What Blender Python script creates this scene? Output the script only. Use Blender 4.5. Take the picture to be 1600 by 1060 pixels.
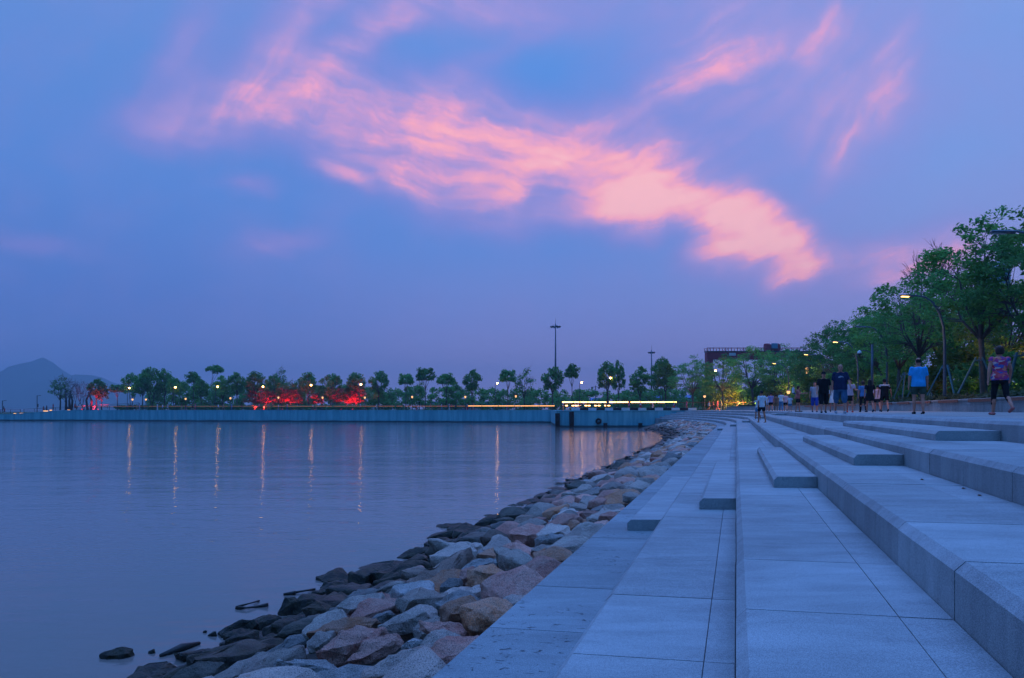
import bpy, bmesh, math, random
import numpy as np
from mathutils import Vector, Matrix, noise as mnoise, Euler

for _o in list(bpy.data.objects):
    bpy.data.objects.remove(_o, do_unlink=True)
SC = bpy.context.scene
COL = SC.collection
R = math.radians

# ------------------------------------------------------------------ camera, exposure
ZC = 2.9                      # camera height over the water
F = 1085.0                    # focal length in pixels of the 1600 px wide photograph
CX, HZ = 800.0, 640.0         # column of the optical axis, row of the horizon
cam = bpy.data.cameras.new("camera")
cam.sensor_width = 36.0
cam.lens = F / 1600 * 36
cam.shift_y = (HZ - 530) / 1600
cam.clip_start = 0.05
cam.clip_end = 30000
camo = bpy.data.objects.new("camera", cam)
COL.objects.link(camo)
camo.location = (0, 0, ZC)
camo.rotation_euler = (R(90), 0, 0)
SC.camera = camo
SC.view_settings.view_transform = 'Standard'
SC.view_settings.look = 'None'
SC.view_settings.exposure = 0.18
SC.view_settings.gamma = 1.0
SC.cycles.use_denoising = True
SC.cycles.max_bounces = 6
SC.cycles.diffuse_bounces = 3
SC.cycles.glossy_bounces = 3
SC.cycles.volume_bounces = 0
SC.cycles.transparent_max_bounces = 4
SC.cycles.sample_clamp_indirect = 4
SC.cycles.caustics_reflective = False
SC.cycles.caustics_refractive = False


def lin(r, g, b):
    f = lambda c: (c / 255 / 12.92) if c / 255 <= 0.04045 else ((c / 255 + 0.055) / 1.055) ** 2.4
    return (f(r), f(g), f(b), 1.0)


class NT:
    """small helper to write node trees"""
    def __init__(self, tree):
        self.t = tree
        tree.nodes.clear()

    def n(self, kind, **kw):
        nd = self.t.nodes.new(kind)
        for k, v in kw.items():
            setattr(nd, k, v)
        return nd

    def l(self, a, b):
        self.t.links.new(a, b)

    def val(self, sock, v):
        if isinstance(v, bpy.types.NodeSocket):
            self.l(v, sock)
        else:
            sock.default_value = v

    def math(self, op, a, b=0.0, c=0.0, clamp=False):
        m = self.n('ShaderNodeMath', operation=op)
        m.use_clamp = clamp
        self.val(m.inputs[0], a)
        self.val(m.inputs[1], b)
        if op in ('MULTIPLY_ADD', 'SMOOTH_MIN', 'SMOOTH_MAX', 'COMPARE'):
            self.val(m.inputs[2], c)
        return m.outputs[0]

    def mix(self, fac, a, b, mode='MIX'):
        m = self.n('ShaderNodeMix', data_type='RGBA', blend_type=mode)
        self.val(m.inputs[0], fac)
        self.val(m.inputs[6], a)
        self.val(m.inputs[7], b)
        return m.outputs[2]

    def ramp(self, fac, stops, interp='LINEAR'):
        r = self.n('ShaderNodeValToRGB')
        cr = r.color_ramp
        cr.interpolation = interp
        while len(cr.elements) > 1:
            cr.elements.remove(cr.elements[-1])
        cr.elements[0].position = stops[0][0]
        cr.elements[0].color = stops[0][1]
        for p, c in stops[1:]:
            e = cr.elements.new(p)
            e.color = c
        self.val(r.inputs[0], fac)
        return r.outputs[0]

    def mrange(self, v, a, b, c=0.0, d=1.0, smooth=True):
        m = self.n('ShaderNodeMapRange')
        m.interpolation_type = 'SMOOTHSTEP' if smooth else 'LINEAR'
        self.val(m.inputs[0], v)
        for i, x in enumerate((a, b, c, d)):
            self.val(m.inputs[i + 1], x)
        return m.outputs[0]

    def noise(self, vec, scale, detail=3.0, rough=0.5, dist=0.0, color=False):
        m = self.n('ShaderNodeTexNoise')
        if vec is not None:
            self.l(vec, m.inputs['Vector'])
        m.inputs['Scale'].default_value = scale
        m.inputs['Detail'].default_value = detail
        m.inputs['Roughness'].default_value = rough
        m.inputs['Distortion'].default_value = dist
        return m.outputs['Color'] if color else m.outputs['Fac']

    def mapping(self, vec, loc=(0, 0, 0), rot=(0, 0, 0), scale=(1, 1, 1), kind='POINT'):
        m = self.n('ShaderNodeMapping', vector_type=kind)
        self.l(vec, m.inputs[0])
        m.inputs['Location'].default_value = loc
        m.inputs['Rotation'].default_value = rot
        m.inputs['Scale'].default_value = scale
        return m.outputs[0]


# ------------------------------------------------------------------ sky (dusk gradient with pink cirrus)
SUN_EL, SUN_AZ = R(2.0), R(-100)      # low glow on the left, over the sea
world = bpy.data.worlds.new("World")
SC.world = world
world.use_nodes = True
w = NT(world.node_tree)
tc = w.n('ShaderNodeTexCoord').outputs['Generated']
sep = w.n('ShaderNodeSeparateXYZ')
w.l(tc, sep.inputs[0])
dx, dy, dz = sep.outputs
yy = w.math('MAXIMUM', dy, 0.05)
gu = w.math('MULTIPLY_ADD', w.math('DIVIDE', dx, yy), 10.85, 8.0)     # gnomonic sky coordinates
gv = w.math('MULTIPLY_ADD', w.math('DIVIDE', w.math('ABSOLUTE', dz), yy), -10.85, 6.4)
cmb = w.n('ShaderNodeCombineXYZ')
w.l(gu, cmb.inputs[0]); w.l(gv, cmb.inputs[1])
uv = cmb.outputs[0]


def warp(vec, scale, amp, detail=3.0):
    c = w.noise(vec, scale, detail, 0.55, color=True)
    s = w.n('ShaderNodeVectorMath', operation='SUBTRACT')
    w.l(c, s.inputs[0]); s.inputs[1].default_value = (.5, .5, .5)
    m = w.n('ShaderNodeVectorMath', operation='MULTIPLY_ADD')
    w.l(s.outputs[0], m.inputs[0]); m.inputs[1].default_value = (amp, amp, 0); w.l(vec, m.inputs[2])
    return m.outputs[0]


uvw = warp(warp(uv, 0.5, 0.7, 2.0), 1.7, 0.30, 4.0)
STROKES = [  # centre column, row, half length, half width, angle, amount  (in hundredths of the gnomonic frame)
    (350, 188, 240, 62, -3, .32), (560, 188, 300, 96, 8, .44), (720, 218, 310, 110, 14, .44), (880, 250, 300, 104, 17, .42), (1060, 285, 230, 92, 22, .36),
    (640, 288, 190, 58, 14, .30), (790, 345, 150, 50, 6, .28), (530, 265, 75, 20, 32, .42), (645, 290, 80, 26, 20, .28), (800, 302, 48, 22, 0, .34),
    (860, 250, 150, 24, -10, .22), (1000, 305, 130, 46, -10, .55), (950, 332, 130, 42, -14, .36), (1000, 372, 80, 26, -18, .30),
    (1150, 328, 110, 42, 8, .48), (1180, 362, 150, 54, 18, .62), (1125, 402, 110, 40, -18, .50), (1228, 392, 80, 46, 30, .40), (1240, 448, 75, 28, -25, .38), (1185, 425, 130, 50, 10, .22),
    (285, 85, 190, 52, -62, .38), (440, 60, 260, 56, -52, .42), (550, 78, 280, 40, -38, .38), (730, 6, 360, 60, 0, .42), (240, 195, 190, 46, 2, .30), (380, 60, 380, 130, -50, .12), (765, 92, 150, 24, -28, .20), (400, 135, 230, 60, -10, .20),
    (1130, 100, 300, 30, -22, .24), (1200, 60, 380, 160, -24, .40), (1275, 45, 110, 20, -62, .24), (1312, 250, 110, 26, -55, .24), (1330, 195, 270, 125, -48, .32),
    (1380, 178, 130, 26, -45, .20), (1405, 100, 170, 36, -80, .18), (1290, 190, 240, 130, -35, .14), (1440, 392, 230, 48, -10, .42), (1380, 435, 260, 56, -3, .26),
    (400, 292, 80, 22, 0, .40), (440, 380, 120, 28, -14, .36), (45, 380, 150, 24, 12, .38), (430, 402, 260, 46, 5, .12), (115, 242, 70, 30, -10, .12),
    (1540, 110, 240, 160, 10, .16), (520, 330, 60, 20, -20, .12), (60, 60, 160, 60, -30, .10),
]
acc = None
for (cu, cv, hl, hw, ang, amp) in STROKES:
    v = w.mapping(uvw, (cu / 100, cv / 100, 0), (0, 0, R(ang)), (hl * 1.05 / 100, hw * 1.4 / 100, 1), 'TEXTURE')
    ln = w.n('ShaderNodeVectorMath', operation='LENGTH')
    w.l(v, ln.inputs[0])
    f = w.mrange(ln.outputs['Value'], 1.0, 0.0, 0.0, amp)
    acc = f if acc is None else w.math('ADD', acc, f)
acc = w.math('MULTIPLY', acc, w.math('MULTIPLY_ADD', w.math('MULTIPLY', w.mrange(gu, 11.0, 12.4), w.mrange(gv, 3.6, 3.0)), -0.36, 1.0))
# wisps: noise drawn out along the drift of the cloud bank
st_mid = w.noise(w.mapping(uvw, rot=(0, 0, R(14)), scale=(2.2, 0.40, 1), kind='TEXTURE'), 1.3, 7.0, 0.58, 0.15)
st_right = w.noise(w.mapping(uvw, rot=(0, 0, R(-24)), scale=(2.2, 0.40, 1), kind='TEXTURE'), 1.3, 7.0, 0.58, 0.15)
st_fan = w.noise(w.mapping(uvw, rot=(0, 0, R(-55)), scale=(3.0, 0.38, 1), kind='TEXTURE'), 1.1, 7.0, 0.56, 0.1)
lf = w.mrange(gu, 5.6, 3.0)
lf = w.math('MULTIPLY', lf, w.mrange(gv, 2.4, 1.2))
rt = w.mrange(gu, 8.2, 10.0)
ur = w.math('MULTIPLY', w.mrange(gu, 11.4, 12.8), w.mrange(gv, 3.2, 2.4))
mixf = w.n('ShaderNodeMix', data_type='FLOAT'); w.l(rt, mixf.inputs[0]); w.l(st_mid, mixf.inputs[2]); w.l(st_right, mixf.inputs[3])
mixg = w.n('ShaderNodeMix', data_type='FLOAT'); w.l(w.math('MAXIMUM', lf, ur), mixg.inputs[0]); w.l(mixf.outputs[0], mixg.inputs[2]); w.l(st_fan, mixg.inputs[3])
strk = mixg.outputs[0]
tex = w.mrange(strk, 0.27, 0.73, 0.70, 1.22)
fine = w.mrange(w.noise(uvw, 2.2, 9.0, 0.6, 0.0), 0.3, 0.7, 0.88, 1.12)
acc = w.math('MULTIPLY', acc, w.mrange(gu, 2.0, 10.0, 0.50, 1.12, False))
tex = w.math('MULTIPLY_ADD', w.math('SUBTRACT', w.math('MULTIPLY', tex, fine), 1.0), w.mrange(acc, 0.02, 0.50, 0.35, 1.0), 1.0)
den = w.math('MULTIPLY', acc, tex)
front = w.mrange(dy, 0.15, 0.35)
den = w.math('MULTIPLY', den, front)

t = w.math('ABSOLUTE', dz)
lefts = w.ramp(t, [(0.0, lin(100, 116, 186)), (0.07, lin(90, 116, 188)), (0.14, lin(82, 116, 192)), (0.28, lin(84, 128, 202)), (0.42, lin(90, 132, 202)), (0.50, lin(100, 134, 202))])
mids = w.ramp(t, [(0.0, lin(162, 138, 188)), (0.06, lin(148, 138, 194)), (0.12, lin(124, 134, 200)), (0.22, lin(98, 134, 206)), (0.34, lin(86, 132, 208)), (0.44, lin(86, 136, 210)), (0.52, lin(110, 140, 206))])
rights = w.ramp(t, [(0.0, lin(160, 136, 188)), (0.08, lin(150, 138, 194)), (0.16, lin(136, 144, 204)), (0.30, lin(118, 150, 214)), (0.42, lin(114, 150, 214)), (0.52, lin(126, 150, 210))])
az = w.math('DIVIDE', dx, w.math('MAXIMUM', w.math('SQRT', w.math('ADD', w.math('MULTIPLY', dx, dx), w.math('MULTIPLY', dy, dy))), 0.001))
base = w.mix(w.mrange(az, -0.55, 0.05), lefts, mids)
base = w.mix(w.mrange(az, 0.05, 0.58), base, rights)
soft = w.mrange(w.noise(uvw, 0.9, 4.0, 0.6), 0.35, 0.75, 0.0, 0.12)
base = w.mix(w.math('MULTIPLY', soft, front), base, lin(150, 134, 196))
ccol = w.ramp(den, [(0.0, lin(128, 128, 200)), (0.22, lin(156, 132, 200)), (0.40, lin(182, 146, 202)), (0.62, lin(222, 156, 194)), (0.80, lin(250, 168, 180)), (1.0, lin(255, 186, 186))])
sky = w.mix(w.mrange(den, 0.0, 0.66, 0.0, 0.94, False), base, ccol)
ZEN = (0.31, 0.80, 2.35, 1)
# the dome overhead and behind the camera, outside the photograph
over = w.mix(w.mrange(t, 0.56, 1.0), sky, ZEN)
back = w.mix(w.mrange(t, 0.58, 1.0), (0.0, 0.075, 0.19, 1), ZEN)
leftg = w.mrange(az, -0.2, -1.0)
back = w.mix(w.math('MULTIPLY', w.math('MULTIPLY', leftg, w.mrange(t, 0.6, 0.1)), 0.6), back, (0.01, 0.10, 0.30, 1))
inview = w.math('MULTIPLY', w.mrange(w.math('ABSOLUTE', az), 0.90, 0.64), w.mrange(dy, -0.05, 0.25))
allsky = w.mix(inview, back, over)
nish = w.n('ShaderNodeTexSky', sky_type='NISHITA')
nish.sun_disc = False
nish.sun_elevation = SUN_EL
nish.sun_rotation = SUN_AZ
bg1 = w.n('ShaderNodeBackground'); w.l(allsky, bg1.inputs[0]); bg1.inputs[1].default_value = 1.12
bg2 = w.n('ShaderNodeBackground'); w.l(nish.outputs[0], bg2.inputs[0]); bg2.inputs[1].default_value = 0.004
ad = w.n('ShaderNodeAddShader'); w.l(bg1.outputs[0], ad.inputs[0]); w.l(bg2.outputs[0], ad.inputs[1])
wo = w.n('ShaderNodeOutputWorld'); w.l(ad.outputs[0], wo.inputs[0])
world.cycles.sampling_method = 'MANUAL'
world.cycles.sample_map_resolution = 512

sun = bpy.data.lights.new("sun", 'SUN')
sun.energy = 0.03
sun.angle = R(12)
sun.color = (1.0, 0.62, 0.72)
suno = bpy.data.objects.new("sun", sun)
COL.objects.link(suno)
suno.rotation_euler = Vector((math.sin(SUN_AZ) * math.cos(SUN_EL + .1), math.cos(SUN_AZ) * math.cos(SUN_EL + .1), math.sin(SUN_EL + .1))).to_track_quat('Z', 'Y').to_euler()

# ------------------------------------------------------------------ projection helpers (photograph pixel -> world point)
TH = R(17.9)
DIR = Vector((math.sin(TH), math.cos(TH), 0))
PRP = Vector((math.cos(TH), -math.sin(TH), 0))
T0, RAD = 58.0, 150.0


def path(t, s, z=0.0):
    """point t metres along the shore and s metres to the right of the camera's foot"""
    if t <= T0:
        p = DIR * t + PRP * s
    else:
        a = (t - T0) / RAD
        p = DIR * T0 - PRP * RAD + (PRP * math.cos(a) + DIR * math.sin(a)) * (RAD + s)
    return Vector((p.x, p.y, z))


def at(u, v, z):
    """point of height z seen at pixel (u, v)"""
    D = (ZC - z) * F / (v - HZ)
    return Vector(((u - CX) / F * D, D, z))


def atD(u, D, z=0.0):
    return Vector(((u - CX) / F * D, D, z))


def zat(v, D):
    return ZC + (HZ - v) / F * D


def ts(p):
    return (p.x * DIR.x + p.y * DIR.y, p.x * PRP.x + p.y * PRP.y)


# ------------------------------------------------------------------ object helpers
def tag(o, label=None, cat=None, group=None, kind=None):
    if label: o['label'] = label
    if cat: o['category'] = cat
    if group: o['group'] = group
    if kind: o['kind'] = kind
    return o


def empty(name, loc=(0, 0, 0), rz=0.0, label=None, cat=None, group=None, parent=None):
    o = bpy.data.objects.new(name, None)
    COL.objects.link(o)
    o.location = loc
    o.rotation_euler = (0, 0, rz)
    o.empty_display_size = 0.1
    if parent: o.parent = parent
    return tag(o, label, cat, group)


def link(name, me, mat=None, parent=None, loc=None, rz=0.0):
    o = bpy.data.objects.new(name, me)
    COL.objects.link(o)
    if mat is not None and not me.materials:
        me.materials.append(mat)
    if parent: o.parent = parent
    if loc is not None: o.location = loc
    if rz: o.rotation_euler = (0, 0, rz)
    return o


def dup(root, loc, rz=0.0, label=None, group=None, scale=1.0):
    r = root.copy(); COL.objects.link(r)
    r.location = loc; r.rotation_euler = (0, 0, rz)
    r.scale = (scale,) * 3 if not isinstance(scale, tuple) else scale
    if label: r['label'] = label
    if group: r['group'] = group
    for ch in list(root.children):
        c = ch.copy(); COL.objects.link(c); c.parent = r
        for g in list(ch.children):
            d = g.copy(); COL.objects.link(d); d.parent = c
    return r


class MB:
    """collects shapes into one mesh"""
    def __init__(self):
        self.v, self.f = [], []

    def add(self, vs, fs):
        k = len(self.v)
        self.v += [tuple(x) for x in vs]
        self.f += [tuple(i + k for i in f) for f in fs]
        return self

    def box(self, x0, x1, y0, y1, z0, z1, M=None):
        vs = [(x, y, z) for z in (z0, z1) for y in (y0, y1) for x in (x0, x1)]
        if M is not None: vs = [M @ Vector(p) for p in vs]
        return self.add(vs, [(0, 2, 3, 1), (4, 5, 7, 6), (0, 1, 5, 4), (2, 6, 7, 3), (0, 4, 6, 2), (1, 3, 7, 5)])

    def bbox(self, cx, cy, cz, sx, sy, sz, b=0.01, M=None):
        """box with chamfered edges"""
        bm = bmesh.new()
        bmesh.ops.create_cube(bm, size=1)
        for q in bm.verts: q.co = Vector((cx + q.co.x * sx, cy + q.co.y * sy, cz + q.co.z * sz))
        bmesh.ops.bevel(bm, geom=bm.edges[:], offset=b, segments=1, affect='EDGES')
        if M is not None: bmesh.ops.transform(bm, matrix=M, verts=bm.verts)
        bm.verts.index_update()
        self.add([q.co[:] for q in bm.verts], [[q.index for q in f.verts] for f in bm.faces])
        bm.free()
        return self

    def tube(self, pts, rad, seg=8, caps=True):
        pts = [Vector(p) for p in pts]
        n = len(pts)
        rr = rad if isinstance(rad, (list, tuple)) else [rad] * n
        vs, fs = [], []
        up = Vector((0, 0, 1))
        prev = None
        for i, p in enumerate(pts):
            d = (pts[min(i + 1, n - 1)] - pts[max(i - 1, 0)])
            if d.length < 1e-9: d = up
            d.normalize()
            if prev is None:
                a = Vector((1, 0, 0)) if abs(d.x) < .8 else Vector((0, 1, 0))
            else:
                a = prev
            a = (a - d * a.dot(d)).normalized()
            prev = a
            b = d.cross(a)
            for k in range(seg):
                an = 2 * math.pi * k / seg
                vs.append(p + (a * math.cos(an) + b * math.sin(an)) * rr[i])
        for i in range(n - 1):
            for k in range(seg):
                k2 = (k + 1) % seg
                fs.append((i * seg + k, i * seg + k2, (i + 1) * seg + k2, (i + 1) * seg + k))
        if caps:
            fs.append(tuple(range(seg - 1, -1, -1)))
            fs.append(tuple((n - 1) * seg + k for k in range(seg)))
        return self.add(vs, fs)

    def lathe(self, prof, seg=16, c=(0, 0, 0)):
        """profile [(radius, z)...] turned about the z axis"""
        vs, fs = [], []
        for r, z in prof:
            for k in range(seg):
                an = 2 * math.pi * k / seg
                vs.append((c[0] + r * math.cos(an), c[1] + r * math.sin(an), c[2] + z))
        for i in range(len(prof) - 1):
            for k in range(seg):
                k2 = (k + 1) % seg
                fs.append((i * seg + k, i * seg + k2, (i + 1) * seg + k2, (i + 1) * seg + k))
        fs.append(tuple(range(seg - 1, -1, -1)))
        fs.append(tuple((len(prof) - 1) * seg + k for k in range(seg)))
        return self.add(vs, fs)

    def extrude(self, prof, fr, ta, tb, n=1):
        """closed profile [(s, z)...] carried from ta to tb by the frame fr(t, s, z)"""
        m = len(prof)
        vs, fs = [], []
        for i in range(n + 1):
            t_ = ta + (tb - ta) * i / n
            vs += [fr(t_, s, z) for s, z in prof]
        for i in range(n):
            for k in range(m):
                k2 = (k + 1) % m
                fs.append((i * m + k, i * m + k2, (i + 1) * m + k2, (i + 1) * m + k))
        fs.append(tuple(range(m - 1, -1, -1)))
        fs.append(tuple(n * m + k for k in range(m)))
        return self.add(vs, fs)

    def mesh(self, name, smooth=False, sharp=None):
        me = bpy.data.meshes.new(name)
        me.from_pydata([tuple(p) for p in self.v], [], self.f)
        me.validate()
        if smooth or sharp is not None:
            me.shade_smooth()
            if sharp is not None: me.set_sharp_from_angle(angle=R(sharp))
        return me

    def build(self, name, mat=None, parent=None, loc=None, rz=0.0, smooth=False, sharp=None):
        return link(name, self.mesh(name, smooth, sharp), mat, parent, loc, rz)


# ------------------------------------------------------------------ materials
MATS = {}


def pmat(name, col, rough=0.7, metal=0.0, spec=0.3):
    if name in MATS: return MATS[name]
    m = bpy.data.materials.new(name)
    m.use_nodes = True
    g = NT(m.node_tree)
    p = g.n('ShaderNodeBsdfPrincipled')
    p.inputs['Roughness'].default_value = rough
    p.inputs['Metallic'].default_value = metal
    p.inputs['Specular IOR Level'].default_value = spec
    ob = g.n('ShaderNodeTexCoord').outputs['Object']
    nz = g.mrange(g.noise(ob, 9.0, 4.0), 0.3, 0.7, 0.88, 1.10)
    c = g.mix(1.0, tuple(col[:3]) + (1,), nz, 'MULTIPLY')
    g.l(c, p.inputs['Base Color'])
    o = g.n('ShaderNodeOutputMaterial'); g.l(p.outputs[0], o.inputs[0])
    MATS[name] = m
    return m


def emat(name, col, strength):
    m = bpy.data.materials.new(name)
    m.use_nodes = True
    g = NT(m.node_tree)
    e = g.n('ShaderNodeEmission'); e.inputs[0].default_value = tuple(col[:3]) + (1,); e.inputs[1].default_value = strength
    o = g.n('ShaderNodeOutputMaterial'); g.l(e.outputs[0], o.inputs[0])
    MATS[name] = m
    return m


def stone_mat(name, ca, cb, stain=0.0, speck=220.0):
    """flamed granite: fine salt and pepper grain, faint blotches, tone that differs from slab to slab"""
    m = bpy.data.materials.new(name)
    m.use_nodes = True
    g = NT(m.node_tree)
    p = g.n('ShaderNodeBsdfPrincipled')
    p.inputs['Roughness'].default_value = 0.78
    p.inputs['Specular IOR Level'].default_value = 0.35
    ob = g.n('ShaderNodeNewGeometry')
    pos = ob.outputs['Position']
    grain = g.noise(pos, speck, 2.0, 0.6)
    c = g.mix(g.mrange(grain, 0.36, 0.64), ca, cb)
    grain2 = g.noise(pos, speck * 0.3, 3.0, 0.7)
    c = g.mix(1.0, c, g.mrange(grain2, 0.3, 0.7, 0.90, 1.09), 'MULTIPLY')
    streak = g.noise(g.mapping(pos, rot=(0, 0, TH), scale=(1.2, 5.0, 1)), 1.0, 6.0, 0.65, 0.6)
    c = g.mix(1.0, c, g.mrange(streak, 0.3, 0.7, 0.84, 1.08), 'MULTIPLY')
    blot = g.noise(pos, 0.8, 5.0, 0.6)
    c = g.mix(1.0, c, g.mrange(blot, 0.3, 0.7, 0.86, 1.09), 'MULTIPLY')
    c = g.mix(1.0, c, g.mrange(ob.outputs['Random Per Island'], 0, 1, 0.86, 1.07, False), 'MULTIPLY')
    drip = g.noise(g.mapping(pos, scale=(1, 1, 0.5)), 2.3, 7.0, 0.75)
    c = g.mix(g.mrange(drip, 0.57, 0.70, 0, 0.38), c, (0.16, 0.17, 0.18, 1))
    scr = g.noise(g.mapping(pos, rot=(0, 0, R(70)), scale=(1.6, 1.6, 1)), 2.1, 2.0, .4, 3.5)
    c = g.mix(g.mrange(g.math('ABSOLUTE', g.math('SUBTRACT', scr, .66)), 0.006, 0.0, 0, 0.35), c, (.62, .63, .65, 1))
    if stain:
        sp = g.noise(g.mapping(pos, rot=(0, 0, TH), scale=(1.0, 1.6, 1)), 13.0, 4.0, 0.6, 0.8)
        msk = g.mrange(g.noise(pos, 0.9, 3.0), 0.42, 0.6)
        c = g.mix(g.math('MULTIPLY', g.mrange(sp, 0.60, 0.66, 0, stain), msk), c, (0.035, 0.04, 0.05, 1))
        salt = g.noise(pos, 3.1, 6.0, 0.8, 1.2)
        c = g.mix(g.mrange(salt, 0.62, 0.70, 0, 0.22), c, (0.72, 0.72, 0.72, 1))
    g.l(c, p.inputs['Base Color'])
    b = g.n('ShaderNodeBump'); b.inputs['Strength'].default_value = 0.35; b.inputs['Distance'].default_value = 0.004
    g.l(g.noise(pos, speck * 0.5, 3.0, 0.7), b.inputs['Height'])
    g.l(b.outputs[0], p.inputs['Normal'])
    o = g.n('ShaderNodeOutputMaterial'); g.l(p.outputs[0], o.inputs[0])
    MATS[name] = m
    return m


def rock_mat(name, ca, cb, cc, rust=0.0):
    m = bpy.data.materials.new(name)
    m.use_nodes = True
    g = NT(m.node_tree)
    p = g.n('ShaderNodeBsdfPrincipled')
    geo = g.n('ShaderNodeNewGeometry')
    pos = geo.outputs['Position']
    sp = g.n('ShaderNodeSeparateXYZ'); g.l(pos, sp.inputs[0])
    rnd = g.n('ShaderNodeObjectInfo').outputs['Random']
    isl = geo.outputs['Random Per Island']
    n1 = g.noise(pos, 3.2, 6.0, 0.65, 0.7)
    c = g.mix(g.mrange(n1, 0.38, 0.62), ca, cb)
    grain = g.noise(pos, 95.0, 3.0, 0.75)
    c = g.mix(g.mrange(grain, 0.52, 0.64, 0, 0.6), c, cc)
    dark = g.noise(pos, 140.0, 2.0, 0.6)
    c = g.mix(g.mrange(dark, 0.53, 0.64, 0, 0.8), c, (0.03, 0.03, 0.035, 1))
    vein = g.noise(g.mapping(pos, rot=(0.5, 0.2, 0.7), scale=(1, 3.2, 1.4)), 4.0, 5.0, 0.6, 1.0)
    c = g.mix(g.mrange(vein, 0.58, 0.70, 0, 0.25 + rust), c, (0.34, 0.11, 0.055, 1))
    c = g.mix(1.0, c, g.mrange(rnd, 0, 1, 0.62, 1.22, False), 'MULTIPLY')
    c = g.mix(1.0, c, g.mrange(isl, 0, 1, 0.80, 1.12, False), 'MULTIPLY')
    wn = g.noise(pos, 1.7, 4.0, 0.6)
    wet = g.mrange(g.math('ADD', sp.outputs[2], g.math('MULTIPLY', wn, -0.55)), 0.46, 0.18)
    algae = g.mix(g.mrange(g.noise(pos, 8.0, 4.0), 0.4, 0.6), (0.010, 0.011, 0.008, 1), (0.042, 0.034, 0.018, 1))
    c = g.mix(g.math('MULTIPLY', wet, 0.93), c, algae)
    g.l(c, p.inputs['Base Color'])
    g.l(g.math('MULTIPLY_ADD', wet, -0.38, 0.85), p.inputs['Roughness'])
    p.inputs['Specular IOR Level'].default_value = 0.35
    b = g.n('ShaderNodeBump'); b.inputs['Strength'].default_value = 1.0; b.inputs['Distance'].default_value = 0.035
    h = g.math('ADD', g.noise(pos, 26.0, 6.0, 0.7), g.math('MULTIPLY', g.noise(pos, 6.0, 3.0, 0.5), 1.2))
    g.l(h, b.inputs['Height']); g.l(b.outputs[0], p.inputs['Normal'])
    o = g.n('ShaderNodeOutputMaterial'); g.l(p.outputs[0], o.inputs[0])
    MATS[name] = m
    return m


GRAN = stone_mat('granite', (0.25, 0.27, 0.28, 1), (0.45, 0.47, 0.475, 1))
GRAN_ST = stone_mat('granite stained', (0.19, 0.22, 0.235, 1), (0.34, 0.39, 0.405, 1), stain=0.9)
GRAN_DK = stone_mat('granite dark joint', (0.11, 0.11, 0.12, 1), (0.18, 0.18, 0.19, 1))
PAVE = stone_mat('pavement', (0.30, 0.27, 0.25, 1), (0.46, 0.41, 0.38, 1))

# ------------------------------------------------------------------ water
def water_mat():
    m = bpy.data.materials.new('water')
    m.use_nodes = True
    g = NT(m.node_tree)
    p = g.n('ShaderNodeBsdfPrincipled')
    p.inputs['Base Color'].default_value = (0.21, 0.17, 0.15, 1)
    p.inputs['Roughness'].default_value = 0.03
    p.inputs['IOR'].default_value = 1.333
    p.inputs['Specular IOR Level'].default_value = 0.5
    pos = g.n('ShaderNodeNewGeometry').outputs['Position']
    sp = g.n('ShaderNodeSeparateXYZ'); g.l(pos, sp.inputs[0])
    swell = g.noise(g.mapping(pos, scale=(0.10, 0.42, 1)), 1.0, 3.0, 0.55, 0.6)
    rip = g.noise(g.mapping(pos, rot=(0, 0, R(6)), scale=(0.7, 2.6, 1)), 1.0, 3.0, 0.55, 0.5)
    fine = g.noise(g.mapping(pos, rot=(0, 0, R(-8)), scale=(3.0, 8.0, 1)), 1.0, 2.0, 0.5, 0.2)
    far = g.mrange(sp.outputs[1], 10.0, 42.0, 0.45, 1.0)
    h = g.math('ADD', g.math('MULTIPLY', swell, 0.05), g.math('ADD', g.math('MULTIPLY', rip, 0.030), g.math('MULTIPLY', fine, 0.007)))
    roll = g.noise(g.mapping(pos, scale=(0.022, 0.13, 1)), 1.0, 2.0, .5, .4)
    h = g.math('ADD', h, g.math('MULTIPLY', roll, .09))
    h = g.math('MULTIPLY', h, far)
    b = g.n('ShaderNodeBump'); b.inputs['Strength'].default_value = 1.0; b.inputs['Distance'].default_value = 1.0
    g.l(h, b.inputs['Height']); g.l(b.outputs[0], p.inputs['Normal'])
    o = g.n('ShaderNodeOutputMaterial'); g.l(p.outputs[0], o.inputs[0])
    return m


wb = MB()
wb.add([(-9000, -400, 0), (9000, -400, 0), (9000, 9000, 0), (-9000, 9000, 0)], [(0, 1, 2, 3)])
tag(wb.build('sea', water_mat()), kind='structure')

# ------------------------------------------------------------------ granite terraces
ZT = [1.5, 1.75, 2.0, 2.25, 2.5, 2.75]            # tread heights, lowest to promenade
SK = [-1.555, -0.775, 0.0, 0.89, 1.85, 3.21]      # front faces
JT = [None, -0.143, 0.67, 1.55, 2.52, 3.90]       # long joint behind each cap slab
CH = 0.043
TA, TB, PIT = -3.3, 118.8, 1.10


SLR = random.Random(77)


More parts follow.
